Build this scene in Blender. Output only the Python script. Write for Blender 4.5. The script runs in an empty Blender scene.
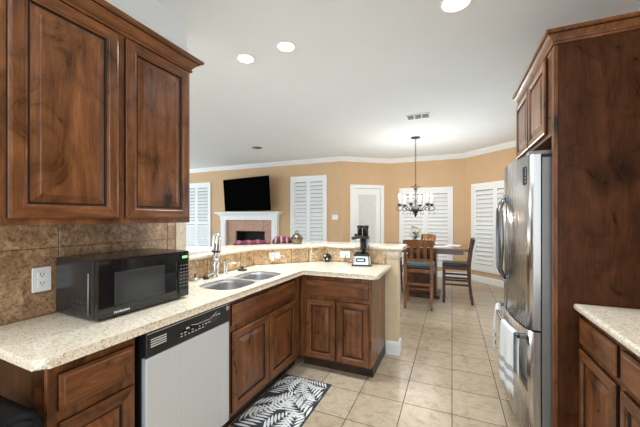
import bpy, bmesh, math, random
from mathutils import Vector, Matrix

random.seed(7)
PI = math.pi
scene = bpy.context.scene
C = scene.collection

# ------------------------------------------------------------------ camera
F_PX = 304.0
TH = math.atan(132.0 / F_PX)
cam_data = bpy.data.cameras.new('camera')
cam = bpy.data.objects.new('camera', cam_data)
C.objects.link(cam)
cam.location = (0, 0, 1.39)
cam.rotation_euler = (PI / 2, 0, TH)
cam_data.sensor_width = 36.0
cam_data.lens = F_PX / 640 * 36.0
cam_data.shift_y = 4.5 / 640
cam_data.clip_start = 0.02
scene.camera = cam

# ------------------------------------------------------------------ world, exposure
world = bpy.data.worlds.new('world')
scene.world = world
world.use_nodes = True
wb = world.node_tree.nodes['Background']
wb.inputs['Color'].default_value = (0.75, 0.88, 1.0, 1)
wb.inputs['Strength'].default_value = 2.95
scene.view_settings.view_transform = 'Standard'
scene.view_settings.look = 'None'
scene.view_settings.gamma = 1
scene.view_settings.exposure = 0.02
LAMP_W = 7.0       # each added, unseen recessed lamp
LAMP_SINK_W = 17.0  # the pair over the sink
CHAND_W = 7.0       # each chandelier bulb
H = 2.86


# ------------------------------------------------------------------ materials
def new_mat(name):
    m = bpy.data.materials.new(name)
    m.use_nodes = True
    nt = m.node_tree
    b = nt.nodes['Principled BSDF']
    return m, nt, b


def nd(nt, t, **kw):
    n = nt.nodes.new(t)
    for k, v in kw.items():
        if k in n.inputs:
            n.inputs[k].default_value = v
        else:
            setattr(n, k, v)
    return n


def ramp(nt, stops, fac):
    r = nt.nodes.new('ShaderNodeValToRGB')
    e = r.color_ramp.elements
    while len(e) < len(stops):
        e.new(0.5)
    for i, (p, c) in enumerate(stops):
        e[i].position = p
        e[i].color = (c[0], c[1], c[2], 1)
    nt.links.new(fac, r.inputs['Fac'])
    return r.outputs['Color']


def mixc(nt, fac, a, b, mode='MIX'):
    m = nt.nodes.new('ShaderNodeMix')
    m.data_type = 'RGBA'
    m.blend_type = mode
    for s, v in ((0, fac), (6, a), (7, b)):
        if hasattr(v, 'is_linked'):
            nt.links.new(v, m.inputs[s])
        else:
            m.inputs[s].default_value = v if s == 0 else (v[0], v[1], v[2], 1)
    return m.outputs[2]


def obj_vec(nt, rand=False, scale=(1, 1, 1), loc=(0, 0, 0)):
    tc = nt.nodes.new('ShaderNodeTexCoord')
    out = tc.outputs['Object']
    if rand:
        oi = nt.nodes.new('ShaderNodeObjectInfo')
        mu = nt.nodes.new('ShaderNodeVectorMath')
        mu.operation = 'SCALE'
        mu.inputs[0].default_value = (13.1, 7.7, 9.3)
        nt.links.new(oi.outputs['Random'], mu.inputs['Scale'])
        ad = nt.nodes.new('ShaderNodeVectorMath')
        ad.operation = 'ADD'
        nt.links.new(out, ad.inputs[0])
        nt.links.new(mu.outputs[0], ad.inputs[1])
        out = ad.outputs[0]
    mp = nt.nodes.new('ShaderNodeMapping')
    mp.inputs['Scale'].default_value = scale
    mp.inputs['Location'].default_value = loc
    nt.links.new(out, mp.inputs['Vector'])
    return mp.outputs[0]


def bump(nt, b, h, strength=0.2, dist=0.01):
    n = nt.nodes.new('ShaderNodeBump')
    n.inputs['Strength'].default_value = strength
    n.inputs['Distance'].default_value = dist
    nt.links.new(h, n.inputs['Height'])
    nt.links.new(n.outputs[0], b.inputs['Normal'])


def plain(name, col, rough=0.5, metal=0.0, var=0.06, nscale=12.0, bmp=0.0, coat=0.0, aniso=None, spec=None):
    m, nt, b = new_mat(name)
    n = nd(nt, 'ShaderNodeTexNoise', Scale=nscale, Detail=4.0)
    nt.links.new(obj_vec(nt, scale=aniso or (1, 1, 1)), n.inputs['Vector'])
    lo = [max(0, c * (1 - var)) for c in col]
    hi = [min(1, c * (1 + var)) for c in col]
    nt.links.new(ramp(nt, [(0.3, lo), (0.7, hi)], n.outputs[0]), b.inputs['Base Color'])
    b.inputs['Roughness'].default_value = rough
    b.inputs['Metallic'].default_value = metal
    if coat:
        b.inputs['Coat Weight'].default_value = coat
        b.inputs['Coat Roughness'].default_value = 0.1
    if spec is not None:
        b.inputs['Specular IOR Level'].default_value = spec
    if bmp:
        bump(nt, b, n.outputs[0], bmp, 0.003)
    return m


def emit(name, col, st):
    m, nt, b = new_mat(name)
    b.inputs['Base Color'].default_value = (*col, 1)
    b.inputs['Emission Color'].default_value = (*col, 1)
    b.inputs['Emission Strength'].default_value = st
    return m


def wood(name, dark, mid, light, axis='z', rough=0.30, knots=True, coat=0.2):
    m, nt, b = new_mat(name)

    def ax(across, along_):
        return {'z': (across, across, along_), 'x': (along_, across, across), 'y': (across, along_, across)}[axis]
    n1 = nd(nt, 'ShaderNodeTexNoise', Scale=1.6, Detail=8.0, Roughness=0.68, Distortion=0.9)
    nt.links.new(obj_vec(nt, True, ax(9, 1.1)), n1.inputs['Vector'])
    n2 = nd(nt, 'ShaderNodeTexNoise', Scale=6.0, Detail=6.0, Roughness=0.62, Distortion=1.2)
    nt.links.new(obj_vec(nt, True, ax(1, .75)), n2.inputs['Vector'])
    n3 = nd(nt, 'ShaderNodeTexNoise', Scale=1.0, Detail=4.0, Roughness=0.7)
    nt.links.new(obj_vec(nt, True, ax(190, 7)), n3.inputs['Vector'])
    c1 = ramp(nt, [(0.22, dark), (0.50, mid), (0.80, light)], n1.outputs[0])
    c2 = ramp(nt, [(0.30, (.45, .40, .37)), (0.48, (1, 1, 1)), (0.72, (1.35, 1.3, 1.25))], n2.outputs[0])
    col = mixc(nt, 1.0, c1, c2, 'MULTIPLY')
    col = mixc(nt, 0.6, col, ramp(nt, [(0.35, (.62, .58, .55)), (0.55, (1.1, 1.1, 1.1))], n3.outputs[0]), 'MULTIPLY')
    if knots:
        v3 = obj_vec(nt, True, ax(3.6, 2.2))
        dn = nd(nt, 'ShaderNodeTexNoise', Scale=14.0, Detail=4.0)
        nt.links.new(v3, dn.inputs['Vector'])
        dv = mixc(nt, 0.16, v3, dn.outputs['Color'])
        vo = nd(nt, 'ShaderNodeTexVoronoi', Scale=1.0)
        nt.links.new(dv, vo.inputs['Vector'])
        ring = ramp(nt, [(0.07, (.35, .32, .3)), (0.26, (1, 1, 1))], vo.outputs['Distance'])
        col = mixc(nt, 1.0, col, ring, 'MULTIPLY')
        k = ramp(nt, [(0.05, (1, 1, 1)), (0.085, (0, 0, 0))], vo.outputs['Distance'])
        col = mixc(nt, k, col, (0.010, 0.005, 0.003))
    nt.links.new(col, b.inputs['Base Color'])
    rr = ramp(nt, [(0.3, (rough * 0.85,) * 3), (0.7, (rough * 1.3,) * 3)], n2.outputs[0])
    nt.links.new(rr, b.inputs['Roughness'])
    b.inputs['Coat Weight'].default_value = coat
    b.inputs['Coat Roughness'].default_value = 0.22
    b.inputs['Specular IOR Level'].default_value = 0.3
    bump(nt, b, n1.outputs[0], 0.06, 0.004)
    return m


def granite(name, base, warm, speck):
    m, nt, b = new_mat(name)
    v = obj_vec(nt)
    n1 = nd(nt, 'ShaderNodeTexNoise', Scale=60.0, Detail=5.0, Roughness=0.7)
    n2 = nd(nt, 'ShaderNodeTexNoise', Scale=9.0, Detail=3.0)
    vo = nd(nt, 'ShaderNodeTexVoronoi', Scale=95.0)
    vo2 = nd(nt, 'ShaderNodeTexVoronoi', Scale=150.0)
    for n in (n1, n2, vo, vo2):
        nt.links.new(v, n.inputs['Vector'])
    c = ramp(nt, [(0.35, warm), (0.52, base), (0.7, [min(1, x * 1.12) for x in base])], n1.outputs[0])
    c = mixc(nt, ramp(nt, [(0.5, (0, 0, 0)), (0.8, (0.3, 0.3, 0.3))], n2.outputs[0]), c, warm)
    sep = nt.nodes.new('ShaderNodeSeparateColor')
    nt.links.new(vo.outputs['Color'], sep.inputs[0])
    k1 = ramp(nt, [(0.20, (1, 1, 1)), (0.30, (0, 0, 0))], vo.outputs['Distance'])
    gate = ramp(nt, [(0.80, (0, 0, 0)), (0.84, (0.8, 0.8, 0.8))], sep.outputs[0])
    k = mixc(nt, 1.0, k1, gate, 'MULTIPLY')
    c = mixc(nt, k, c, speck)
    sep2 = nt.nodes.new('ShaderNodeSeparateColor')
    nt.links.new(vo2.outputs['Color'], sep2.inputs[0])
    c = mixc(nt, ramp(nt, [(0.88, (0, 0, 0)), (0.92, (0.6, 0.6, 0.6))], sep2.outputs[1]), c, [x * 0.55 for x in warm])
    nt.links.new(c, b.inputs['Base Color'])
    b.inputs['Roughness'].default_value = 0.18
    return m


def stone_tile(name, tint=(1, 1, 1)):
    m, nt, b = new_mat(name)
    v = obj_vec(nt)
    n1 = nd(nt, 'ShaderNodeTexNoise', Scale=14.0, Detail=8.0, Roughness=0.7, Distortion=0.8)
    n2 = nd(nt, 'ShaderNodeTexNoise', Scale=70.0, Detail=4.0, Roughness=0.7)
    vo = nd(nt, 'ShaderNodeTexVoronoi', Scale=55.0)
    for n in (n1, n2, vo):
        nt.links.new(v, n.inputs['Vector'])
    c = ramp(nt, [(0.3, (0.20, 0.10, 0.045)), (0.5, (0.42, 0.26, 0.14)), (0.7, (0.64, 0.45, 0.27))], n1.outputs[0])
    c = mixc(nt, 0.85, c, ramp(nt, [(0.36, (.42, .36, .30)), (0.5, (1, 1, 1)), (0.66, (1.3, 1.28, 1.25))], n2.outputs[0]), 'MULTIPLY')
    sep = nt.nodes.new('ShaderNodeSeparateColor')
    nt.links.new(vo.outputs['Color'], sep.inputs[0])
    g = ramp(nt, [(0.72, (0, 0, 0)), (0.76, (0.85, 0.85, 0.85))], sep.outputs[0])
    k1 = ramp(nt, [(0.2, (1, 1, 1)), (0.34, (0, 0, 0))], vo.outputs['Distance'])
    c = mixc(nt, mixc(nt, 1.0, k1, g, 'MULTIPLY'), c, (0.07, 0.04, 0.025))
    c = mixc(nt, 1.0, c, tint, 'MULTIPLY')
    geo = nt.nodes.new('ShaderNodeNewGeometry')
    c = mixc(nt, 1.0, c, ramp(nt, [(0.0, (.86, .84, .82)), (1.0, (1.12, 1.1, 1.08))], geo.outputs['Random Per Island']), 'MULTIPLY')
    nt.links.new(c, b.inputs['Base Color'])
    b.inputs['Roughness'].default_value = 0.3
    return m


def floor_tile(name):
    m, nt, b = new_mat(name)
    v = obj_vec(nt, loc=(0.0, -0.264, 0))
    br = nt.nodes.new('ShaderNodeTexBrick')
    br.offset = 0.0
    br.squash = 1.0
    for k, val in dict(Scale=1.0).items():
        br.inputs[k].default_value = val
    br.inputs['Mortar Size'].default_value = 0.0035
    br.inputs['Mortar Smooth'].default_value = 0.15
    br.inputs['Brick Width'].default_value = 0.337
    br.inputs['Row Height'].default_value = 0.347
    br.inputs['Bias'].default_value = 0.0
    br.inputs['Color1'].default_value = (0.45, 0.35, 0.235, 1)
    br.inputs['Color2'].default_value = (0.52, 0.415, 0.29, 1)
    br.inputs['Mortar'].default_value = (0.13, 0.085, 0.055, 1)
    nt.links.new(v, br.inputs['Vector'])
    n1 = nd(nt, 'ShaderNodeTexNoise', Scale=13.0, Detail=7.0, Roughness=0.65, Distortion=0.4)
    n2 = nd(nt, 'ShaderNodeTexNoise', Scale=55.0, Detail=4.0, Roughness=0.6)
    vv = obj_vec(nt)
    nt.links.new(vv, n1.inputs['Vector'])
    nt.links.new(vv, n2.inputs['Vector'])
    c = mixc(nt, 0.85, br.outputs['Color'], ramp(nt, [(0.32, (.70, .62, .52)), (0.5, (1, 1, 1)), (0.7, (1.12, 1.12, 1.12))], n1.outputs[0]), 'MULTIPLY')
    c = mixc(nt, 0.5, c, ramp(nt, [(0.35, (.8, .75, .68)), (0.55, (1.05, 1.05, 1.05))], n2.outputs[0]), 'MULTIPLY')
    nt.links.new(c, b.inputs['Base Color'])
    rr = ramp(nt, [(0.0, (.30,) * 3), (1.0, (.75,) * 3)], br.outputs['Fac'])
    nt.links.new(rr, b.inputs['Roughness'])
    inv = nt.nodes.new('ShaderNodeMath')
    inv.operation = 'SUBTRACT'
    inv.inputs[0].default_value = 1.0
    nt.links.new(br.outputs['Fac'], inv.inputs[1])
    bump(nt, b, inv.outputs[0], 0.35, 0.003)
    return m


def glass(name, col=(1, 1, 1), rough=0.0, ior=1.45):
    m, nt, b = new_mat(name)
    b.inputs['Base Color'].default_value = (*col, 1)
    b.inputs['Transmission Weight'].default_value = 1.0
    b.inputs['Roughness'].default_value = rough
    b.inputs['IOR'].default_value = ior
    return m


def brushed(name, col, rough=0.25, axis='z', var=0.08):
    m, nt, b = new_mat(name)
    sc = {'z': (90, 90, 1.5), 'x': (1.5, 90, 90), 'y': (90, 1.5, 90)}[axis]
    n = nd(nt, 'ShaderNodeTexNoise', Scale=1.0, Detail=3.0)
    nt.links.new(obj_vec(nt, scale=sc), n.inputs['Vector'])
    nt.links.new(ramp(nt, [(0.3, [c * (1 - var) for c in col]), (0.7, [min(1, c * (1 + var)) for c in col])], n.outputs[0]), b.inputs['Base Color'])
    nt.links.new(ramp(nt, [(0.3, (rough * .8,) * 3), (0.7, (rough * 1.25,) * 3)], n.outputs[0]), b.inputs['Roughness'])
    b.inputs['Metallic'].default_value = 1.0
    return m


WD, WM, WL = (0.045, 0.015, 0.005), (0.175, 0.063, 0.020), (0.34, 0.142, 0.050)
M = {}
M['wood'] = wood('alder_vertical', WD, WM, WL, 'z')
M['wood_h'] = wood('alder_horizontal', WD, WM, WL, 'x')
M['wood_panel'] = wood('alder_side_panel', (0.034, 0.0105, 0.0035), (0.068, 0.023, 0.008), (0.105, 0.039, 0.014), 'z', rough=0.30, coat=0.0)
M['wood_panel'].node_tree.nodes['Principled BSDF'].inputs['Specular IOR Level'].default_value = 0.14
M['glaze_shade'] = plain('dark_glaze_and_gap_shade', (0.016, 0.007, 0.004), 0.5, spec=0.3)  # antique glaze in grooves; on outer edges, gap shadow put into the colour
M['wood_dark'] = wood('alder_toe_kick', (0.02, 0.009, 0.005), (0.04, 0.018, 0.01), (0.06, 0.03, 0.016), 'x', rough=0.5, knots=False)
M['granite'] = granite('cream_granite', (0.90, 0.80, 0.635), (0.76, 0.62, 0.44), (0.10, 0.07, 0.05))
M['stone'] = stone_tile('travertine_tile')
M['stone_lit'] = stone_tile('lit_travertine_tile', (1.5, 1.66, 1.75))  # same travertine, colour brightened to stand for the lamplight on it
M['pale_tan'] = plain('pale_cream_wall', (0.72, 0.56, 0.35), 0.7, var=0.04)  # peninsula wall, paler than the other walls
M['grout'] = plain('tile_grout', (0.22, 0.15, 0.095), 0.8)
M['stone_trim'] = plain('pale_stone_trim', (0.70, 0.59, 0.44), 0.4, var=0.15, nscale=30)
M['floor'] = floor_tile('ceramic_floor_tile')
M['ceiling'] = plain('ceiling_paint', (0.81, 0.84, 0.85), 0.9, var=0.012, nscale=2.5, bmp=0.05)
M['tan'] = plain('tan_wall_paint', (0.64, 0.425, 0.24), 0.8, var=0.03, nscale=3.0)
M['white'] = plain('white_trim_paint', (0.86, 0.855, 0.83), 0.4, var=0.02)
M['shutter'] = plain('white_shutter_paint', (0.88, 0.87, 0.84), 0.45, var=0.02)
M['plastic_white'] = plain('white_plastic', (0.86, 0.86, 0.83), 0.35, var=0.02)
M['slot'] = plain('socket_slot', (0.03, 0.03, 0.03), 0.6)
M['steel'] = brushed('brushed_stainless', (0.58, 0.56, 0.535), 0.24, 'z', 0.05)
M['steel_h'] = brushed('brushed_stainless_sideways', (0.50, 0.50, 0.49), 0.28, 'x')
M['steel_dw'] = brushed('dishwasher_stainless', (0.72, 0.74, 0.75), 0.5, 'z', 0.04)
M['steel_dw'].node_tree.nodes['Principled BSDF'].inputs['Metallic'].default_value = 0.35
M['fridge_side'] = plain('grey_fridge_side', (0.225, 0.215, 0.20), 0.35, metal=0.35, var=0.04)
M['fridge_edge'] = brushed('fridge_door_edge', (0.50, 0.485, 0.465), 0.24, 'z')
M['sink_rim'] = brushed('sink_rim_steel', (0.80, 0.79, 0.77), 0.42, 'y', 0.03)
M['sink_steel'] = brushed('sink_bowl_steel', (0.60, 0.59, 0.575), 0.42, 'z', 0.05)
M['handle'] = plain('dark_chrome_handle', (0.22, 0.22, 0.22), 0.22, metal=1.0)
M['chrome'] = plain('chrome', (0.76, 0.755, 0.74), 0.20, metal=1.0, var=0.02)
M['black'] = plain('black_plastic', (0.012, 0.012, 0.012), 0.28, var=0.1)
M['black_gloss'] = plain('black_gloss', (0.008, 0.008, 0.009), 0.06, var=0.1, coat=0.3)
M['black_matte'] = plain('black_matte', (0.012, 0.012, 0.012), 0.55, var=0.1)
M['mw_body'] = plain('microwave_shell', (0.022, 0.022, 0.022), 0.22, var=0.1)
M['mw_window'] = plain('microwave_mesh_window', (0.045, 0.045, 0.045), 0.10, var=0.1, nscale=300)
M['panel_black'] = plain('dishwasher_panel', (0.018, 0.018, 0.017), 0.3, var=0.1)
M['mark'] = plain('printed_white_mark', (0.75, 0.75, 0.73), 0.5)
M['display'] = emit('green_display', (0.25, 0.9, 0.3), 0.9)
M['rug_dark'] = plain('charcoal_rug', (0.035, 0.037, 0.043), 0.95, var=0.3, nscale=120, bmp=0.3)
M['rug_light'] = plain('ivory_rug_leaf', (0.76, 0.75, 0.71), 0.95, var=0.1, nscale=120, bmp=0.3)
M['towel'] = plain('white_terry', (0.83, 0.83, 0.81), 0.95, var=0.05, nscale=160, bmp=0.4)
M['towel_grey'] = plain('grey_towel_stripe', (0.42, 0.43, 0.44), 0.95, var=0.05, nscale=160, bmp=0.4)
M['iron'] = plain('dark_iron', (0.045, 0.04, 0.035), 0.42, metal=0.6, var=0.15)
M['candle'] = plain('ivory_candle_sleeve', (0.80, 0.77, 0.68), 0.5)
M['bulb'] = emit('lit_bulb', (1.0, 0.90, 0.74), 22.0)
M['lens'] = emit('lit_lens', (1.0, 0.97, 0.92), 9.0)
M['crystal'] = glass('crystal')
M['pane'] = glass('window_glass', ior=1.05)
M['screen'] = plain('grey_shading_screen', (0.30, 0.31, 0.31), 0.8)  # for the unseen sheets added behind the shutters to grey the gaps
_nt = M['screen'].node_tree
_mx = _nt.nodes.new('ShaderNodeMixShader')
_mx.inputs[0].default_value = 0.22
_nt.links.new(_nt.nodes['Principled BSDF'].outputs[0], _mx.inputs[1])
_nt.links.new(_nt.nodes.new('ShaderNodeBsdfTransparent').outputs[0], _mx.inputs[2])
_nt.links.new(_mx.outputs[0], _nt.nodes['Material Output'].inputs['Surface'])
M['jar'] = glass('clear_jar', (0.96, 0.97, 0.97), 0.02, 1.2)
M['chair'] = wood('chair_wood', (0.08, 0.027, 0.009), (0.20, 0.078, 0.026), (0.32, 0.135, 0.045), 'z', knots=False)
M['chair_dark'] = wood('dark_chair_wood', (0.03, 0.012, 0.007), (0.07, 0.03, 0.015), (0.11, 0.05, 0.025), 'z', knots=False)
M['chair_light'] = wood('honey_chair_wood', (0.22, 0.09, 0.025), (0.38, 0.18, 0.06), (0.5, 0.26, 0.09), 'z', knots=False)
M['table'] = wood('table_wood', (0.05, 0.02, 0.01), (0.11, 0.045, 0.02), (0.17, 0.075, 0.034), 'x', rough=0.16, knots=False, coat=0.7)
M['cushion'] = plain('slate_blue_cushion', (0.12, 0.155, 0.19), 0.9, var=0.25, nscale=40, bmp=0.2)
M['leather'] = plain('black_leather', (0.022, 0.022, 0.026), 0.28, var=0.15)
M['paper'] = plain('white_paper', (0.85, 0.85, 0.84), 0.7, var=0.02)
M['vase'] = plain('grey_vase', (0.30, 0.28, 0.25), 0.35, var=0.2)
M['leaf'] = plain('flower_leaf', (0.09, 0.14, 0.05), 0.7, var=0.3)
M['petal_y'] = plain('yellow_petal', (0.75, 0.52, 0.16), 0.8, var=0.2)
M['petal_w'] = plain('cream_petal', (0.82, 0.76, 0.62), 0.8, var=0.1)
M['petal_p'] = plain('plum_petal', (0.22, 0.10, 0.13), 0.8, var=0.2)
M['maroon'] = None
M['brass'] = plain('aged_brass', (0.24, 0.19, 0.125), 0.28, metal=0.85, var=0.3, nscale=40)
M['brass_dark'] = plain('dark_bronze', (0.11, 0.065, 0.045), 0.4, metal=0.7, var=0.3)
M['tv'] = plain('tv_screen', (0.002, 0.002, 0.002), 0.5, var=0.1, spec=0.0)
M['fire_tile'] = plain('rose_fireplace_tile', (0.46, 0.245, 0.15), 0.35, var=0.22, nscale=22)
M['soot'] = plain('firebox_soot', (0.012, 0.011, 0.010), 0.8, var=0.2)
M['vent_grey'] = plain('vent_shadow', (0.30, 0.30, 0.30), 0.7)
M['shade'] = plain('grey_door_shade', (0.70, 0.70, 0.66), 0.8, var=0.06, nscale=30)
M['bin'] = plain('dark_grey_bin_plastic', (0.05, 0.05, 0.05), 0.5)
M['bag'] = plain('black_bag', (0.005, 0.005, 0.005), 0.5, var=0.2, spec=0.15)


def striped(name, a, bcol, scale, axis='x'):
    m, nt, b = new_mat(name)
    w = nd(nt, 'ShaderNodeTexWave', Scale=scale, Distortion=2.5, Detail=2.0)
    w.bands_direction = axis.upper()
    nt.links.new(obj_vec(nt), w.inputs['Vector'])
    nt.links.new(ramp(nt, [(0.62, a), (0.86, bcol)], w.outputs['Color']), b.inputs['Base Color'])
    b.inputs['Roughness'].default_value = 0.9
    return m


M['maroon'] = striped('maroon_weave', (0.12, 0.022, 0.035), (0.24, 0.075, 0.09), 3.0)
M['maroon2'] = striped('maroon_pale_stripe_weave', (0.10, 0.017, 0.03), (0.40, 0.22, 0.24), 5.0)


# ------------------------------------------------------------------ mesh helpers
def bx(bm, x0, x1, y0, y1, z0, z1, bev=0.0, seg=2, mi=0, mat=None):
    vs = [bm.verts.new((x, y, z)) for z in (z0, z1) for y in (y0, y1) for x in (x0, x1)]
    fs = [(0, 2, 3, 1), (4, 5, 7, 6), (0, 1, 5, 4), (2, 6, 7, 3), (0, 4, 6, 2), (1, 3, 7, 5)]
    faces = [bm.faces.new([vs[i] for i in f]) for f in fs]
    for f in faces:
        f.material_index = mi
    if bev > 0:
        es = list({e for f in faces for e in f.edges})
        r = bmesh.ops.bevel(bm, geom=es, offset=bev, segments=seg, profile=0.6, affect='EDGES', clamp_overlap=True)
        for f in r['faces']:
            f.material_index = mi
        vs = list({v for f in list(r['faces']) for v in f.verts} | {v for v in vs if v.is_valid})
    if mat is not None:
        bmesh.ops.transform(bm, matrix=mat, verts=[v for v in vs if v.is_valid])
    return vs


def prism(bm, poly, z0, z1, bev=0.0, seg=3, mi=0):
    n = len(poly)
    a = [bm.verts.new((p[0], p[1], z0)) for p in poly]
    t = [bm.verts.new((p[0], p[1], z1)) for p in poly]
    fb = bm.faces.new(list(reversed(a)))
    ft = bm.faces.new(t)
    fs = [fb, ft]
    for i in range(n):
        j = (i + 1) % n
        fs.append(bm.faces.new((a[i], a[j], t[j], t[i])))
    for f in fs:
        f.material_index = mi
    if bev:
        es = list(set(fb.edges) | set(ft.edges))
        bmesh.ops.bevel(bm, geom=es, offset=bev, segments=seg, profile=0.5, affect='EDGES', clamp_overlap=True)


def lathe(bm, prof, cx=0, cy=0, cz=0, n=24, mi=0, axis='z', smooth=True):
    rings = []
    for r, z in prof:
        if r < 1e-6:
            rings.append([bm.verts.new((cx, cy, cz + z))])
        else:
            rings.append([bm.verts.new((cx + r * math.cos(2 * PI * k / n), cy + r * math.sin(2 * PI * k / n), cz + z)) for k in range(n)])
    out = [v for g in rings for v in g]
    for a, b in zip(rings, rings[1:]):
        for k in range(n):
            j = (k + 1) % n
            if len(a) == 1 and len(b) == 1:
                continue
            if len(a) == 1:
                f = bm.faces.new((a[0], b[j], b[k]))
            elif len(b) == 1:
                f = bm.faces.new((a[k], a[j], b[0]))
            else:
                f = bm.faces.new((a[k], a[j], b[j], b[k]))
            f.material_index = mi
            f.smooth = smooth
    for g, rev in ((rings[0], True), (rings[-1], False)):
        if len(g) > 1:
            f = bm.faces.new(list(reversed(g)) if rev else g)
            f.material_index = mi
    if axis != 'z':
        R = {'x': Matrix.Rotation(PI / 2, 4, 'Y'), 'y': Matrix.Rotation(-PI / 2, 4, 'X')}[axis]
        T = Matrix.Translation((cx, cy, cz))
        bmesh.ops.transform(bm, matrix=T @ R @ T.inverted(), verts=out)
    return out


def tube(bm, pts, r, n=10, mi=0, caps=True):
    pts = [Vector(p) for p in pts]
    rs = r if isinstance(r, (list, tuple)) else [r] * len(pts)
    rings = []
    up = Vector((0, 0, 1))
    prev = None
    for i, p in enumerate(pts):
        if i == 0:
            t = pts[1] - p
        elif i == len(pts) - 1:
            t = p - pts[-2]
        else:
            t = (pts[i + 1] - pts[i - 1])
        t.normalize()
        if prev is None:
            a = t.orthogonal().normalized() if abs(t.dot(up)) > 0.95 else up.cross(t).normalized()
        else:
            a = (prev - t * prev.dot(t)).normalized()
        prev = a
        b = t.cross(a)
        rings.append([bm.verts.new(p + (a * math.cos(2 * PI * k / n) + b * math.sin(2 * PI * k / n)) * rs[i]) for k in range(n)])
    for a, b in zip(rings, rings[1:]):
        for k in range(n):
            j = (k + 1) % n
            f = bm.faces.new((a[k], a[j], b[j], b[k]))
            f.smooth = True
            f.material_index = mi
    if caps:
        for g, rev in ((rings[0], True), (rings[-1], False)):
            f = bm.faces.new(list(reversed(g)) if rev else g)
            f.material_index = mi


def sweep(bm, path, prof, mi=0, dark=()):
    """prof: closed polygon of (offset to the left of the path, z); mitred corners"""
    P = [Vector((p[0], p[1])) for p in path]
    ds = [(b - a).normalized() for a, b in zip(P, P[1:])]
    secs = []
    for i, p in enumerate(P):
        if i == 0:
            n = Vector((-ds[0].y, ds[0].x))
        elif i == len(P) - 1:
            n = Vector((-ds[-1].y, ds[-1].x))
        else:
            n0 = Vector((-ds[i - 1].y, ds[i - 1].x))
            n1 = Vector((-ds[i].y, ds[i].x))
            n = (n0 + n1).normalized()
            n = n / max(0.2, n.dot(n0))
        secs.append([bm.verts.new((p.x + n.x * o, p.y + n.y * o, z)) for o, z in prof])
    m = len(prof)
    for a, b in zip(secs, secs[1:]):
        for k in range(m):
            j = (k + 1) % m
            bm.faces.new((a[k], a[j], b[j], b[k])).material_index = 1 if k in dark else mi
    bm.faces.new(list(reversed(secs[0]))).material_index = mi
    bm.faces.new(secs[-1]).material_index = mi


def rings_rect(bm, x0, x1, z0, z1, rings, mats=(0, 0, 0, 0), fill=True, fill_mi=0, back=True, dark=()):
    """concentric rectangles in the xz plane; each ring is (inset, y)"""
    R = []
    for ins, y in rings:
        a, b, c, d = x0 + ins, x1 - ins, z0 + ins, z1 - ins
        R.append([bm.verts.new(v) for v in ((a, y, c), (b, y, c), (b, y, d), (a, y, d))])
    for i, (p, q) in enumerate(zip(R, R[1:])):
        for k in range(4):
            j = (k + 1) % 4
            bm.faces.new((p[k], p[j], q[j], q[k])).material_index = 2 if i in dark else mats[k]
    if fill:
        bm.faces.new(R[-1]).material_index = fill_mi
    if back:
        bm.faces.new(list(reversed(R[0])))


def obj(name, bm, m, parent=None, smooth=False, bevel=0.0, normals=True):
    if normals:
        bmesh.ops.recalc_face_normals(bm, faces=bm.faces)
    me = bpy.data.meshes.new(name)
    bm.to_mesh(me)
    bm.free()
    for x in (m if isinstance(m, (list, tuple)) else [m]):
        me.materials.append(x)
    if smooth:
        for p in me.polygons:
            p.use_smooth = True
    o = bpy.data.objects.new(name, me)
    C.objects.link(o)
    if parent is not None:
        o.parent = parent
    if bevel:
        b = o.modifiers.new('bevel', 'BEVEL')
        b.width = bevel
        b.segments = 2
        b.limit_method = 'ANGLE'
    return o


def NB():
    return bmesh.new()


def tag(o, label, cat, group=None):
    o['label'] = label
    o['category'] = cat
    if group:
        o['group'] = group
    return o


def thing(name, label, cat, loc=(0, 0, 0), rz=0.0, group=None):
    o = bpy.data.objects.new(name, None)
    o.empty_display_size = 0.1
    C.objects.link(o)
    o.location = loc
    o.rotation_euler = (0, 0, rz)
    return tag(o, label, cat, group)


def struct(name, bm, m, parent=None, **kw):
    o = obj(name, bm, m, parent, **kw)
    if parent is None:
        o['kind'] = 'structure'
    return o


def boxpart(name, m, parent, x0, x1, y0, y1, z0, z1, bev=0.0, seg=2):
    bm = NB()
    bx(bm, x0, x1, y0, y1, z0, z1, bev, seg)
    return obj(name, bm, m, parent)


def dup(root, loc, rz, label=None):
    r = root.copy()
    C.objects.link(r)
    r.location = loc
    r.rotation_euler = (0, 0, rz)
    if label:
        r['label'] = label
    for ch in list(root.children):
        c = ch.copy()
        C.objects.link(c)
        c.parent = r
        for g in list(ch.children):
            d = g.copy()
            C.objects.link(d)
            d.parent = c
    return r


# ------------------------------------------------------------------ room shell
def ceilfloor():
    bm = NB()
    bx(bm, -9.2, 1.45, -1.3, 7.95, -0.08, 0.0)
    struct('floor', bm, M['floor'])
    bm = NB()
    bx(bm, -9.2, 1.45, -1.3, 7.95, H, H + 0.08)
    struct('ceiling', bm, M['ceiling'])


ceilfloor()


def frame_of(p0, p1):
    d = Vector((p1[0] - p0[0], p1[1] - p0[1]))
    return math.atan2(d.y, d.x), d.length


def wall(name, p0, p1, holes=(), thick=0.12, m='tan'):
    a, L = frame_of(p0, p1)
    bm = NB()
    s = 0.0
    for (s0, s1, z0, z1) in sorted(holes):
        if s0 > s:
            bx(bm, s, s0, 0, thick, 0, H)
        if z0 > 0:
            bx(bm, s0, s1, 0, thick, 0, z0)
        if z1 < H:
            bx(bm, s0, s1, 0, thick, z1, H)
        s = s1
    if s < L:
        bx(bm, s, L, 0, thick, 0, H)
    o = struct(name, bm, M[m])
    o.location = (p0[0], p0[1], 0)
    o.rotation_euler = (0, 0, a)
    return o


C0, C1, C2, C3, C4, C5 = (-9.2, 6.93), (-2.44, 6.93), (-1.43, 7.71), (0.274, 7.71), (1.30, 6.684), (1.30, -1.3)
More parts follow.
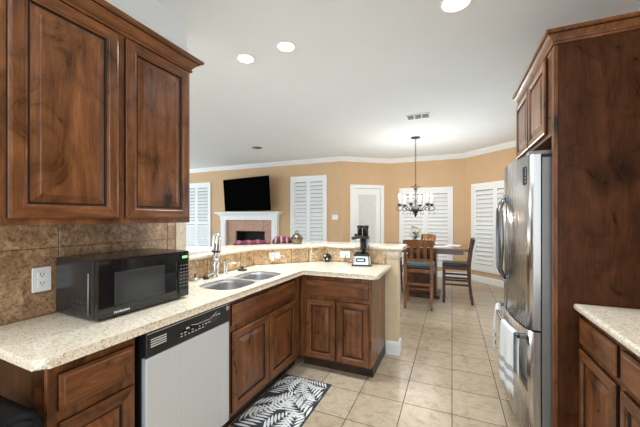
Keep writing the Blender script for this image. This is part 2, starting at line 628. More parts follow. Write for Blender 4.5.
# distances along the walls
SH_L = (1.60, 2.70, 0.42, 2.44)      # shutter left of the fireplace (living wall)
SH_T = (5.37, 6.38, 0.42, 2.45)      # shutter right of the television
FIRE = (3.63, 4.59, 0.0, 1.03)
SH_N = (0.235, 1.45, 0.24, 2.12)     # nook back wall
SH_R = (0.20, 1.36, 0.24, 2.14)      # angled wall on the right
DOOR = (0.30, 1.02, 0.0, 2.12)


def ins(h, d=0.05):
    return (h[0] + d, h[1] - d, h[2] + d, h[3] - d)


wall('wall_living', C0, C1, [ins(SH_L), FIRE, ins(SH_T)])
wall('wall_door', C1, C2, [DOOR])
wall('wall_nook', C2, C3, [ins(SH_N)])
wall('wall_bay', C3, C4, [ins(SH_R)])
ADDED_WIN = (0.35, 3.05, 0.15, 2.2)    # unseen window beyond the refrigerator, added to bring daylight into the nook
wall('wall_right', C4, C5, [ins(ADDED_WIN)])
bm = NB()
bx(bm, -1.965, -1.845, -1.3, 1.70, 0, H, 0.004, 1)
struct('wall_left', bm, M['tan'])

# crown moulding and baseboards
crown_prof = [(0, H - 0.10), (-0.012, H - 0.10), (-0.02, H - 0.085), (-0.075, H - 0.03), (-0.09, H - 0.012), (-0.09, H), (0, H)]
bm = NB()
sweep(bm, [C0, C1, C2, C3, C4, C5], crown_prof)
struct('trim_1', bm, M['white'])
base_prof = [(0, 0), (-0.016, 0), (-0.016, 0.11), (-0.01, 0.13), (0, 0.135)]


def along(p0, p1, s):
    a, L = frame_of(p0, p1)
    return (p0[0] + math.cos(a) * s, p0[1] + math.sin(a) * s)


for i, path in enumerate(([C0, along(C0, C1, 2.9)], [along(C0, C1, 5.2), C1, along(C1, C2, DOOR[0] - 0.09)],
                          [along(C1, C2, DOOR[1] + 0.09), C2, C3, C4, (1.30, 3.2)])):
    bm = NB()
    sweep(bm, path, base_prof)
    struct(['baseboard_living', 'baseboard_corner', 'baseboard_nook'][i], bm, M['white'])

# cream crown with a flat frieze above the left wall cabinet
bm = NB()
kp = [(0, 2.56), (-0.03, 2.56), (-0.03, 2.66), (-0.012, 2.675), (-0.012, H), (0, H)]
sweep(bm, [(-1.845, -1.3), (-1.845, 1.70)], kp)
struct('trim_2', bm, M['ceiling'])


# ------------------------------------------------------------------ windows and shutters
def window(name, p0, p1, hole, screen=True):
    a, L = frame_of(p0, p1)
    s0, s1, z0, z1 = ins(hole)
    bm = NB()
    f = 0.04
    y0, y1 = 0.06, 0.10
    bx(bm, s0, s1, y0, y1, z0, z0 + f)
    bx(bm, s0, s1, y0, y1, z1 - f, z1)
    bx(bm, s0, s0 + f, y0, y1, z0 + f, z1 - f)
    bx(bm, s1 - f, s1, y0, y1, z0 + f, z1 - f)
    zm = (z0 + z1) / 2
    bx(bm, s0 + f, s1 - f, y0, y1, zm - 0.02, zm + 0.02)
    o = struct(name, bm, M['white'])
    o.location = (p0[0], p0[1], 0)
    o.rotation_euler = (0, 0, a)
    bm = NB()
    bx(bm, s0 + f, s1 - f, 0.078, 0.082, z0 + f, zm - 0.02)
    bx(bm, s0 + f, s1 - f, 0.078, 0.082, zm + 0.02, z1 - f)
    obj('pane', bm, M['pane'], o)
    if not screen:
        return o
    bm = NB()
    bx(bm, s0 + 0.01, s1 - 0.01, 0.112, 0.115, z0 + 0.01, z1 - 0.01)
    obj('shading_screen', bm, M['screen'], o)  # added sheet outside the glass, darkens the slits between louvers
    return o


def shutter(label, p0, p1, hole, midrail=None):
    a, L = frame_of(p0, p1)
    s0, s1, z0, z1 = hole
    w = s1 - s0
    org = along(p0, p1, s0)
    t = thing('plantation_shutter', label, 'shutter', (org[0], org[1], 0), a)
    bm = NB()
    f = 0.06
    bx(bm, 0, w, -0.035, -0.002, z0, z0 + f, 0.004)
    bx(bm, 0, w, -0.035, -0.002, z1 - f, z1, 0.004)
    bx(bm, 0, f, -0.035, -0.002, z0 + f, z1 - f, 0.004)
    bx(bm, w - f, w, -0.035, -0.002, z0 + f, z1 - f, 0.004)
    obj('shutter_frame', bm, M['shutter'], t)
    xm = w / 2
    for (x0, x1) in ((f + 0.003, xm - 0.002), (xm + 0.002, w - f - 0.003)):
        bm = NB()
        st = 0.05
        ya, yb = -0.026, 0.002
        bx(bm, x0, x0 + st, ya, yb, z0 + f, z1 - f, 0.003)
        bx(bm, x1 - st, x1, ya, yb, z0 + f, z1 - f, 0.003)
        rails = [(z0 + f, z0 + f + 0.09), (z1 - f - 0.09, z1 - f)]
        if midrail:
            rails.insert(1, (midrail - 0.05, midrail + 0.05))
        for (ra, rb) in rails:
            bx(bm, x0 + st, x1 - st, ya, yb, ra, rb, 0.003)
        pn = obj('shutter_panel', bm, M['shutter'], t)
        bm = NB()
        lw, pitch, tilt = 0.099, 0.093, math.radians(60)
        for (ra, rb) in zip(rails, rails[1:]):
            za, zb = ra[1] + 0.012, rb[0] - 0.012
            n = max(1, round((zb - za) / pitch))
            for k in range(n):
                z = za + (k + 0.5) * (zb - za) / n
                mt = Matrix.Translation((0, -0.012, z)) @ Matrix.Rotation(tilt, 4, 'X')
                bx(bm, x0 + st, x1 - st, -lw / 2, lw / 2, -0.005, 0.005, 0.004, 1, 0, mt)
        obj('louvers', bm, M['shutter'], pn)
    return t


window('window_1', C0, C1, SH_L)
window('window_2', C0, C1, SH_T)
window('window_3', C2, C3, SH_N)
window('window_4', C3, C4, SH_R)
window('added_window', C4, C5, ADDED_WIN, False)  # out of view, added as a daylight source for the nook
shutter('white plantation shutter left of the fireplace, beside the wall cabinet', C0, C1, SH_L, 1.25)
shutter('tall white plantation shutter between the television and the light switch', C0, C1, SH_T)
shutter('white plantation shutter behind the chandelier and dining table', C2, C3, SH_N)
shutter('white plantation shutter on the angled wall beside the refrigerator', C3, C4, SH_R)

# glazed door of the nook
aD, LD = frame_of(C1, C2)
bm = NB()
d0, d1, dz = DOOR[0], DOOR[1], DOOR[3]
cw = 0.085
bx(bm, d0 - cw, d0, -0.02, 0.12, 0, dz + cw, 0.004)
bx(bm, d1, d1 + cw, -0.02, 0.12, 0, dz + cw, 0.004)
bx(bm, d0, d1, -0.02, 0.12, dz, dz + cw, 0.004)
door = struct('door_1', bm, M['white'])
door.location = (C1[0], C1[1], 0)
door.rotation_euler = (0, 0, aD)
bm = NB()
e0, e1 = d0 + 0.004, d1 - 0.004
bx(bm, e0, e0 + 0.11, 0.005, 0.045, 0.01, dz - 0.004, 0.003)
bx(bm, e1 - 0.11, e1, 0.005, 0.045, 0.01, dz - 0.004, 0.003)
bx(bm, e0 + 0.11, e1 - 0.11, 0.005, 0.045, 0.01, 0.24, 0.003)
bx(bm, e0 + 0.11, e1 - 0.11, 0.005, 0.045, dz - 0.135, dz - 0.004, 0.003)
g0, g1, gz0, gz1 = e0 + 0.11, e1 - 0.11, 0.24, dz - 0.135
for (a, b, c, d) in ((g0, g0 + 0.025, gz0, gz1), (g1 - 0.025, g1, gz0, gz1), (g0, g1, gz0, gz0 + 0.025), (g0, g1, gz1 - 0.025, gz1)):
    bx(bm, a, b, -0.004, 0.03, c, d, 0.004)
slab = obj('door_slab', bm, M['white'], door)
boxpart('shade', M['shade'], slab, g0 + 0.02, g1 - 0.02, 0.02, 0.03, gz0 + 0.02, gz1 - 0.02)
bm = NB()
lathe(bm, [(0.028, 0), (0.028, 0.006), (0.01, 0.012), (0.01, 0.035), (0.026, 0.045), (0.028, 0.06), (0.015, 0.072), (0, 0.073)], n=16)
bmesh.ops.transform(bm, matrix=Matrix.Translation((e0 + 0.055, 0.004, 0.98)) @ Matrix.Rotation(PI / 2, 4, 'X'), verts=bm.verts)
obj('doorknob', bm, M['iron'], slab)
for z in (0.25, 1.07, 1.9):
    boxpart('hinge', M['chrome'], door, d1 - 0.008, d1 + 0.012, -0.008, 0.004, z - 0.045, z + 0.045, 0.002)

# ------------------------------------------------------------------ pony wall, tile, raised bar top
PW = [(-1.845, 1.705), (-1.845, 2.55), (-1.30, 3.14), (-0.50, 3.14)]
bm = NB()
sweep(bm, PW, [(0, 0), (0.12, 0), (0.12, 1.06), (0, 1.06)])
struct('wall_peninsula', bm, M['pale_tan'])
bm = NB()
for (x0, x1, z0, z1) in ((-0.615, -0.492, 0.985, 1.005), (-0.62, -0.487, 1.005, 1.035), (-0.625, -0.482, 1.035, 1.058)):
    bx(bm, x0, x1, 3.14 - (0.013 if z0 < 1 else 0.02), 3.26 + 0.013, z0, z1, 0.004)
struct('trim_3', bm, M['stone_trim'])
bm = NB()
sweep(bm, [(-0.62, 3.14), (-0.50, 3.14), (-0.50, 3.26), (-1.35, 3.26)], [(0, 0), (-0.016, 0), (-0.016, 0.11), (-0.01, 0.13), (0, 0.135)])
struct('baseboard_peninsula', bm, M['white'])

# tiles: full height on the left wall
bm = NB()
bx(bm, -1.845, -1.842, 0.50, 1.60, 0.917, 1.40, mi=1)
ys = [0.245, 0.567, 0.889, 1.211, 1.531, 1.60]
zs = [0.917, 1.242, 1.40]
for y0, y1 in zip(ys, ys[1:]):
    for z0, z1 in zip(zs, zs[1:]):
        bx(bm, -1.843, -1.833, max(y0, 0.50) + 0.0012, y1 - 0.0012, z0 + 0.0012, z1 - 0.0012, 0.002, 1)
bx(bm, -1.845, -1.83, 1.602, 1.655, 0.917, 1.40, 0.005, 2, mi=2)
bx(bm, -1.845, -1.835, 1.658, 1.698, 0.917, 1.40, 0.004, 2, mi=2)
struct('wall_backsplash', bm, [M['stone'], M['grout'], M['stone_trim']])
# low strip under the bar
bm = NB()
sweep(bm, PW[:-1] + [(-0.62, 3.14)], [(0, 0.917), (-0.003, 0.917), (-0.003, 1.06), (0, 1.06)], mi=1)
for a, b in zip(PW, PW[1:-1] + [(-0.62, 3.14)]):
    an, L = frame_of(a, b)
    n = max(1, round(L / 0.20))
    for k in range(n):
        mt = Matrix.Translation((a[0], a[1], 0)) @ Matrix.Rotation(an, 4, 'Z')
        i0 = 0.005 if k == 0 and a != PW[0] else 0.003
        i1 = 0.005 if k == n - 1 else 0.003
        bx(bm, L * k / n + i0, L * (k + 1) / n - i1, -0.010, -0.002, 0.918, 1.059, 0.002, 1, 0, mt)
struct('wall_bar_tile', bm, [M['stone_lit'], M['grout']])

bm = NB()
r = 0.018
zt, zb = 1.10, 1.0615
prof = []
for o, s in ((-0.035, -1), (0.35, 1)):
    seq = [(math.pi * 0.5 * k / 4) for k in range(5)]
    pts = [(o + s * (-0.019 + 0.019 * math.cos(t)), zt - 0.019 + 0.019 * math.sin(t)) for t in seq]
    low = [(o + s * (-0.019 + 0.019 * math.cos(t)), zb + 0.019 - 0.019 * math.sin(t)) for t in seq]
    full = list(reversed(low)) + pts
    prof += full if s < 0 else list(reversed(full))
sweep(bm, [(-1.845, 1.707)] + PW[1:-1] + [(-0.455, 3.14)], prof)
tag(obj('bar_top', bm, M['granite']), 'raised cream granite bar top on the low wall behind the sink', 'countertop')

# ------------------------------------------------------------------ worktops
Z0, Z1 = 0.876, 0.914


def rrect(cx, cy, sx, sy, r, n=6):
    out = []
    for (ax, ay, a0) in ((1, 1, 0), (-1, 1, 90), (-1, -1, 180), (1, -1, 270)):
        for k in range(n + 1):
            t = math.radians(a0 + 90 * k / n)
            out.append((cx + ax * (sx / 2 - r) + r * math.cos(t), cy + ay * (sy / 2 - r) + r * math.sin(t)))
    return out


SINK = [(-1.488, 1.755, 0.322, 0.352, 0.11), (-1.488, 2.130, 0.322, 0.340, 0.11)]
SINK_HOLE = (-1.488, 1.940, 0.334, 0.732, 0.115)


def cut(o, outlines, z0, z1):
    cutters = []
    for q in outlines:
        bm = NB()
        prism(bm, rrect(*q), z0, z1)
        c = obj('cutter', bm, M['granite'])
        cutters.append(c)
        md = o.modifiers.new('hole', 'BOOLEAN')
        md.operation = 'DIFFERENCE'
        md.object = c
        md.solver = 'EXACT'
    dg = bpy.context.evaluated_depsgraph_get()
    dg.update()
    me = bpy.data.meshes.new_from_object(o.evaluated_get(dg))
    o.modifiers.clear()
    o.data = me
    for c in cutters:
        bpy.data.objects.remove(c)


bm = NB()
def arc(cx, cy, r, a0, a1, n=6):
    return [(cx + r * math.cos(math.radians(a0 + (a1 - a0) * k / n)), cy + r * math.sin(math.radians(a0 + (a1 - a0) * k / n))) for k in range(n + 1)]


prism(bm, arc(-1.255 - 0.034, 0.548 + 0.034, 0.034, -90, 0, 8) + [(-1.255, 2.49)] + arc(-0.565 - 0.03, 2.49 + 0.03, 0.03, -90, 0) + [(-0.565, 3.125), (-1.29, 3.125), (-1.832, 2.555), (-1.832, 0.548)][::1], Z0, Z1, 0.014, 4)
wt = obj('worktop', bm, M['granite'])
cut(wt, [SINK_HOLE], Z0 - 0.05, Z1 + 0.05)
tag(wt, 'cream granite worktop with the sink, under the microwave and blender', 'countertop')
bm = NB()
prism(bm, [(0.625, 2.128), (0.625, -0.6), (1.297, -0.6), (1.297, 2.128)], Z0, Z1, 0.014, 4)
tag(obj('worktop', bm, M['granite']), 'cream granite worktop at right, butting against the tall wooden panel', 'countertop')


# ------------------------------------------------------------------ cabinets (local: front faces -y, width along +x)
def door_part(parent, x0, x1, z0, z1, fw=0.058, name='door', hgrain=False):
    bm = NB()
    rings_rect(bm, x0, x1, z0, z1, [(0, -0.001), (0, -0.014), (0.003, -0.019), (0.010, -0.022), (fw - 0.016, -0.022), (fw - 0.012, -0.018), (fw - 0.004, -0.016), (fw, -0.009)],
               mats=(1, 0, 1, 0), fill=True, dark=(0, 6))  # outer edge darkened for the gap shadow, inner groove glazed
    d = obj(name, bm, [M['wood'], M['wood_h'], M['glaze_shade']], parent)
    bm = NB()
    f = fw
    rings_rect(bm, x0, x1, z0, z1, [(f + 0.001, -0.0085), (f + 0.001, -0.010), (f + 0.006, -0.010), (f + 0.034, -0.0175), (f + 0.037, -0.0195)], fill=True, dark=(0, 1))
    obj('panel', bm, [M['wood'], M['wood_h'], M['glaze_shade']], d)
    return d


def drawer_part(parent, x0, x1, z0, z1, name='drawer_front'):
    bm = NB()
    rings_rect(bm, x0, x1, z0, z1, [(0, -0.001), (0, -0.012), (0.004, -0.018), (0.012, -0.019), (0.016, -0.022), (0.02, -0.0225)], fill=True, dark=(0,))  # outer edge painted dark as the shadow gap round the drawer
    return obj(name, bm, [M['wood_h'], M['wood_h'], M['glaze_shade']], parent)


def cabinet(name, label, loc, rz, w, d, fronts, z0=0.10, z1=0.874, kick=True, stiles=None, open_top=False, end_left=False, end_right=False, cat='cabinet', kick_in=0.06, side='wood_panel'):
    t = thing(name, label, cat, loc, rz)
    bm = NB()
    th = 0.018
    bx(bm, 0, th, 0.02, d, z0, z1)
    bx(bm, w - th, w, 0.02, d, z0, z1)
    bx(bm, th, w - th, d - 0.01, d, z0, z1)
    bx(bm, th, w - th, 0.02, d - 0.01, z0, z0 + th)
    if not open_top:
        bx(bm, th, w - th, 0.02, d - 0.01, z1 - th, z1)
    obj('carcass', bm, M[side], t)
    # face frame: solid lattice around the fronts
    bm = NB()
    xs = sorted({0.0, w} | {f[1] for f in fronts} | {f[2] for f in fronts})
    bx(bm, 0, w, 0.0, 0.0195, z0, z1, 0.0015, 1)
    obj('face_frame', bm, M['wood'], t)
    for f in fronts:
        (door_part if f[0] == 'door' else drawer_part)(t, f[1], f[2], f[3], f[4])
    if kick:
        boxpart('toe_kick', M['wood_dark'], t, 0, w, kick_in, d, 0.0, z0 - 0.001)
    return t


XF = -1.312     # face plane of the left run (doors stand 2 cm proud)
R90 = PI / 2
YA = 0.60
cabinet('base_cabinet', 'brown wooden base cabinet left of the dishwasher, one drawer over a door', (XF, YA, 0), R90, 0.325, 0.52,
        [('drawer', 0.03, 0.312, 0.69, 0.825), ('door', 0.03, 0.312, 0.12, 0.648)])
YB = 1.541
cabinet('sink_cabinet', 'brown wooden cabinet below the sink with a wide false drawer and two doors', (XF, YB, 0), R90, 1.0, 0.51,
        [('drawer', 0.03, 0.885, 0.692, 0.832), ('door', 0.03, 0.457, 0.13, 0.652), ('door', 0.467, 0.885, 0.13, 0.652)], open_top=True)
cabinet('peninsula_cabinet', 'brown wooden peninsula cabinet with one drawer over two narrow doors', (-1.308, 2.552, 0), 0, 0.678, 0.565,
        [('drawer', 0.06, 0.655, 0.68, 0.825), ('door', 0.065, 0.352, 0.115, 0.648), ('door', 0.368, 0.66, 0.115, 0.648)], side='wood')
cabinet('base_cabinet', 'brown wooden base cabinet at right touching the tall panel, drawer over door', (0.665, 2.126, 0), -R90, 0.432, 0.62,
        [('drawer', 0.006, 0.41, 0.70, 0.838), ('door', 0.006, 0.41, 0.12, 0.668)])
cabinet('base_cabinet', 'brown wooden base cabinet at right, second from the tall panel', (0.665, 1.692, 0), -R90, 0.9, 0.62,
        [('drawer', 0.022, 0.45, 0.70, 0.838), ('door', 0.022, 0.45, 0.12, 0.668), ('drawer', 0.46, 0.88, 0.70, 0.838), ('door', 0.46, 0.88, 0.12, 0.668)])

# wall cabinet on the left
uc = thing('wall_cabinet', 'brown wooden wall cabinet with two raised panel doors above the microwave', 'cabinet', (-1.505, 0.52, 0), R90)
W = 0.90
bm = NB()
bx(bm, 0, W, 0.019, 0.338, 1.362, 2.32, 0.002, 1)
obj('carcass', bm, M['wood'], uc)
bm = NB()
bx(bm, 0, W, 0.0, 0.0195, 1.362, 2.32, 0.002, 1)
obj('face_frame', bm, M['wood'], uc)
door_part(uc, 0.045, 0.448, 1.388, 2.288, 0.06)
door_part(uc, 0.484, 0.880, 1.388, 2.288, 0.06)
bm = NB()
CP = [(0, 0.0), (-0.010, 0.002), (-0.012, 0.013), (-0.006, 0.015), (-0.008, 0.019), (-0.014, 0.028), (-0.026, 0.042), (-0.042, 0.054), (-0.040, 0.057), (-0.046, 0.060), (-0.056, 0.064), (-0.060, 0.068), (-0.060, 0.080)]
CDARK = (3, 4, 8, 9)
cprof = [(0.01, 2.298)] + [(o, 2.298 + z) for o, z in CP] + [(0.01, 2.380)]
sweep(bm, [(0, 0.0), (W, 0.0), (W, 0.338)], cprof, 0, CDARK)
obj('crown_molding', bm, [M['wood_h'], M['glaze_shade']], uc)

# refrigerator surround: tall panel and cabinet above
XP = 0.535
tp = thing('tall_panel', 'tall dark brown wooden side panel between the refrigerator and right worktop', 'panel', (XP, 2.132, 0), 0)
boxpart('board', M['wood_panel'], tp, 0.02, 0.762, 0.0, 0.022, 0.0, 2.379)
boxpart('front_stile', M['wood'], tp, 0.0, 0.0195, -0.001, 0.04, 0.0, 2.379, 0.002, 1)
fc = thing('refrigerator_cabinet', 'brown wooden cabinet with two doors and crown above the refrigerator', 'cabinet', (XP, 3.14, 0), -R90)
W = 0.965
bm = NB()
bx(bm, 0, W, 0.02, 0.76, 1.875, 2.379)
obj('carcass', bm, M['wood'], fc)
bm = NB()
bx(bm, 0, W, 0.0, 0.0195, 1.875, 2.379, 0.002, 1)
obj('face_frame', bm, M['wood'], fc)
door_part(fc, 0.02, 0.45, 1.90, 2.36, 0.055)
door_part(fc, 0.475, 0.90, 1.90, 2.36, 0.055)
bm = NB()
# runs along the front, then round the near end over the tall panel
sweep(bm, [(0, 0.0), (1.009, 0.0), (1.009, 0.76)], [(0.02, 2.381)] + [(o * 0.8, 2.381 + z * 0.9) for o, z in CP] + [(0.02, 2.453)], 0, CDARK)
obj('crown_molding', bm, [M['wood_h'], M['glaze_shade']], fc)
bm = NB()
bx(bm, XP, 1.297, 3.142, 3.162, 0, 2.40)
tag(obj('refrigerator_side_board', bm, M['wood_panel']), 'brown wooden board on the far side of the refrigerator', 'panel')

# ------------------------------------------------------------------ dishwasher
dw = thing('dishwasher', 'stainless steel dishwasher with black control panel between the base cabinets', 'dishwasher', (-1.312, 0.954, 0), R90)
W = 0.584
boxpart('tub', M['black_matte'], dw, 0.004, W - 0.004, 0.01, 0.50, 0.02, 0.868)
bm = NB()
bx(bm, 0.008, W - 0.008, -0.024, 0.0095, 0.115, 0.738, 0.006, 3)
obj('door', bm, M['steel_dw'], dw)
bm = NB()
bx(bm, 0.008, W - 0.008, -0.026, 0.0095, 0.741, 0.857, 0.008, 3)
cpn = obj('control_panel', bm, M['panel_black'], dw)
bm = NB()   # thin bright line along the top edge
bx(bm, 0.012, W - 0.012, -0.0268, -0.020, 0.850, 0.853)
obj('panel_edge', bm, M['mark'], cpn)
bm = NB()   # vent lines
for k in range(4):
    z = 0.786 + k * 0.011
    bx(bm, 0.03, 0.115, -0.0275, -0.026, z, z + 0.005)
obj('vent', bm, M['mark'], cpn)
bm = NB()   # pocket handle
pts = [(0.19, 0.775), (0.19, 0.80), (0.26, 0.815), (0.30, 0.805), (0.42, 0.805), (0.47, 0.835), (0.50, 0.835), (0.50, 0.81), (0.46, 0.785), (0.40, 0.772)]
vs = [bm.verts.new((x, -0.0268, z)) for x, z in pts]
f = bm.faces.new(vs)
ex = bmesh.ops.extrude_face_region(bm, geom=[f])
bmesh.ops.translate(bm, verts=[v for v in ex['geom'] if isinstance(v, bmesh.types.BMVert)], vec=(0, 0.004, 0))
obj('pocket_handle', bm, M['black_gloss'], cpn)
bm = NB()
tube(bm, [(0.27, -0.028, 0.815), (0.31, -0.028, 0.807), (0.41, -0.028, 0.807), (0.46, -0.028, 0.834)], 0.0016, 6)
obj('handle_edge', bm, M['mark'], cpn)
rnd = random.Random(3)
bm = NB()
for k in range(9):
    x = 0.205 + k * 0.0245
    for z in (0.776, 0.790):
        if rnd.random() < 0.85:
            q = rnd.uniform(0.004, 0.009)
            bx(bm, x - q, x + q, -0.0276, -0.0268, z - 0.002, z + 0.0022)
for x in (0.44, 0.46, 0.48):
    bx(bm, x - 0.006, x + 0.006, -0.0276, -0.0268, 0.812, 0.817)
bx(bm, 0.235, 0.255, -0.0276, -0.0268, 0.803, 0.812)
obj('button_legend', bm, M['mark'], cpn)
bm = NB()
lathe(bm, [(0.0135, 0), (0.0135, 0.002), (0, 0.002)], n=20)
bmesh.ops.transform(bm, matrix=Matrix.Translation((0.558, -0.026, 0.828)) @ Matrix.Rotation(PI / 2, 4, 'X'), verts=bm.verts)
bdg = obj('badge', bm, M['mark'], cpn)
bm = NB()
tube(bm, [(0.558 + 0.009 * math.cos(t), -0.0285, 0.828 + 0.009 * math.sin(t)) for t in [2 * PI * k / 18 for k in range(19)]], 0.0009, 5)
tube(bm, [(0.5532, -0.0285, 0.831), (0.551, -0.0285, 0.828), (0.5535, -0.0285, 0.825), (0.5565, -0.0285, 0.828), (0.5545, -0.0285, 0.829)], 0.0008, 5)
tube(bm, [(0.5635, -0.0285, 0.8315), (0.560, -0.0285, 0.831), (0.562, -0.0285, 0.8285), (0.5595, -0.0285, 0.826), (0.5635, -0.0285, 0.825)], 0.0008, 5)
obj('monogram', bm, M['slot'], bdg)
boxpart('kick_plate', M['black_matte'], dw, 0.004, W - 0.004, 0.05, 0.06, 0.0, 0.112)

# ------------------------------------------------------------------ microwave
mw = thing('microwave', 'black countertop microwave with dark window below the wall cabinet', 'microwave', (-1.463, 0.856, 0.9145), R90 - 0.015)
W, D_, Z_ = 0.512, 0.34, 0.282
bm = NB()
bx(bm, 0, W, 0.03, D_, 0.010, Z_, 0.006, 2)
obj('body', bm, M['mw_body'], mw)
bm = NB()
bx(bm, 0.001, 0.428, 0.0, 0.0295, 0.012, Z_ - 0.002, 0.006, 2)
md_ = obj('door', bm, M['black_gloss'], mw)
bm = NB()
bx(bm, 0.075, 0.345, -0.0012, 0.002, 0.062, 0.218, 0.0005, 1)
obj('window', bm, M['mw_window'], md_)
bm = NB()
bx(bm, 0.001, 0.428, -0.0015, 0.002, 0.014, 0.040, 0.001, 1)
obj('lower_band', bm, M['mw_body'], md_)
bm = NB()   # small worn brand lettering, unreadable in the photo
for k in range(9):
    x = 0.072 + k * 0.0085
    hh = 0.010 if k % 3 else 0.012
    bx(bm, x, x + 0.0055, -0.0022, -0.0015, 0.025, 0.025 + hh * 0.8)
obj('lettering', bm, M['mark'], md_)
bm = NB()
bx(bm, 0.430, W - 0.001, 0.0, 0.0295, 0.012, Z_ - 0.002, 0.006, 2)
mc = obj('control_panel', bm, M['black_gloss'], mw)
bm = NB()
bx(bm, 0.462, 0.498, -0.001, 0.002, 0.238, 0.252)
obj('display', bm, M['display'], mc)
bm = NB()
for r_ in range(7):
    for c_ in range(3):
        x, z = 0.447 + c_ * 0.021, 0.075 + r_ * 0.020
        bx(bm, x, x + 0.013, -0.001, 0.001, z, z + 0.004)
obj('button_legend', bm, plain('grey_button_print', (0.22, 0.22, 0.22), 0.5), mc)
bm = NB()
bx(bm, 0.442, 0.503, -0.004, 0.002, 0.022, 0.058, 0.003, 2)
obj('open_button', bm, M['mw_body'], mc)
bm = NB()
for k in range(6):
    for j in range(3):
        bx(bm, -0.001, 0.002, 0.075 + k * 0.022, 0.088 + k * 0.022, 0.035 + j * 0.02, 0.047 + j * 0.02)
obj('vent', bm, M['slot'], mw)
bm = NB()
tube(bm, [(-0.004, 0.062, 0.03), (-0.004, 0.062, 0.22)], 0.004, 8)
obj('side_seam', bm, M['fridge_side'], mw)
for x in (0.04, W - 0.04):
    for y in (0.05, D_ - 0.04):
        bm = NB()
        lathe(bm, [(0.012, 0), (0.014, 0.0105)], x, y, 0, 12)
        obj('foot', bm, M['black_matte'], mw)

# ------------------------------------------------------------------ sink and taps
sk = thing('kitchen_sink', 'stainless steel double bowl sink set into the granite worktop', 'sink', (-1.49, 1.94, 0.66))
for s in SINK:
    bm = NB()
    cx, cy = s[0] + 1.49, s[1] - 1.94
    n = 28
    prevr = None
    prof_ = [(0.0, 0.241), (-0.001, 0.22), (-0.006, 0.08), (-0.014, 0.045), (-0.035, 0.025), (-0.07, 0.02)]
    for ins_, z in prof_:
        pts = rrect(cx, cy, s[2] + 2 * ins_, s[3] + 2 * ins_, max(0.02, s[4] + ins_))
        ring = [bm.verts.new((p[0], p[1], z)) for p in pts]
        if prevr:
            for k in range(len(ring)):
                j = (k + 1) % len(ring)
                f = bm.faces.new((prevr[k], prevr[j], ring[j], ring[k]))
                f.smooth = True
        prevr = ring
    bm.faces.new(prevr)
    bw = obj('bowl', bm, M['sink_steel'], sk)
    md = bw.modifiers.new('thick', 'SOLIDIFY')
    md.thickness = 0.002
    md.offset = 1
    bm = NB()
    lathe(bm, [(0.045, 0.022), (0.042, 0.026), (0.03, 0.024), (0.0, 0.021)], cx, cy, 0, 20)
    obj('drain', bm, M['chrome'], bw)

bm = NB()
prism(bm, rrect(SINK_HOLE[0], SINK_HOLE[1], SINK_HOLE[2] - 0.002, SINK_HOLE[3] - 0.002, SINK_HOLE[4] - 0.001), 0.900, 0.9095)
rim = obj('rim', bm, M['sink_rim'])
cut(rim, [(a, b, c - 0.001, d - 0.001, e) for a, b, c, d, e in SINK], 0.80, 0.95)
rim.data.transform(Matrix.Translation((1.49, -1.94, -0.66)))
rim.parent = sk

fz = 0.9145
fa = thing('faucet', 'chrome single lever kitchen faucet with tall upright spout behind the sink', 'faucet', (-1.765, 1.92, fz))
bm = NB()
lathe(bm, [(0.042, 0), (0.042, 0.006), (0.035, 0.014), (0.034, 0.05), (0.034, 0.118), (0.028, 0.124), (0, 0.125)], n=24)
obj('body', bm, M['chrome'], fa)
bm = NB()
tube(bm, [(0.0, 0, 0.115), (0.008, 0.002, 0.17), (0.016, 0.004, 0.24), (0.022, 0.006, 0.315), (0.024, 0.007, 0.35)], [0.026, 0.031, 0.034, 0.032, 0.024], 16)
sp = obj('spout', bm, M['chrome'], fa)
bm = NB()
tube(bm, [(0.0115, 0.003, 0.20), (0.0135, 0.0035, 0.215)], 0.035, 16)
obj('spout_collar', bm, M['black'], sp)
bm = NB()
tube(bm, [(0.0, 0.024, 0.07), (0.0, 0.034, 0.07)], 0.012, 12)
obj('lever_boss', bm, M['chrome'], fa)

sd = thing('soap_dispenser', 'chrome soap dispenser with sideways nozzle just right of the faucet', 'soap dispenser', (-1.785, 2.06, fz))
bm = NB()
lathe(bm, [(0.028, 0), (0.028, 0.006), (0.021, 0.014), (0.019, 0.05), (0.015, 0.06), (0.015, 0.075), (0.021, 0.085), (0.016, 0.098), (0, 0.099)], n=18)
obj('body', bm, M['chrome'], sd)
bm = NB()
tube(bm, [(0, 0, 0.088), (0.04, 0.02, 0.09), (0.085, 0.04, 0.088), (0.09, 0.042, 0.08)], [0.010, 0.009, 0.008, 0.007], 10)
obj('nozzle', bm, M['chrome'], sd)

ag = thing('air_gap_cap', 'chrome domed cap on the worktop at the left corner of the sink', 'fitting', (-1.775, 1.725, fz))
bm = NB()
lathe(bm, [(0.036, 0), (0.036, 0.012), (0.03, 0.024), (0.012, 0.03), (0, 0.031)], n=22)
obj('cap', bm, M['chrome'], ag)
bm = NB()
lathe(bm, [(0.005, 0.03), (0.005, 0.044), (0.009, 0.05), (0.005, 0.057), (0, 0.058)], n=12)
obj('knob', bm, M['iron'], ag)
lv = thing('tap_lever', 'chrome lever on a black base between the domed cap and the faucet', 'fitting', (-1.755, 1.815, fz))
bm = NB()
lathe(bm, [(0.022, 0), (0.021, 0.012), (0.014, 0.024), (0, 0.026)], n=18)
obj('base', bm, M['iron'], lv)
bm = NB()
tube(bm, [(0, 0, 0.02), (0.02, 0.025, 0.032), (0.03, 0.06, 0.040)], [0.009, 0.008, 0.006], 10)
obj('lever', bm, M['chrome'], lv)
sp_ = thing('sink_stopper', 'dark flat sink stopper with a knob on the worktop right of the faucet', 'stopper', (-1.745, 2.25, fz))
bm = NB()
lathe(bm, [(0.042, 0), (0.043, 0.006), (0.036, 0.011), (0, 0.012)], n=22)
obj('disc', bm, M['black'], sp_)
bm = NB()
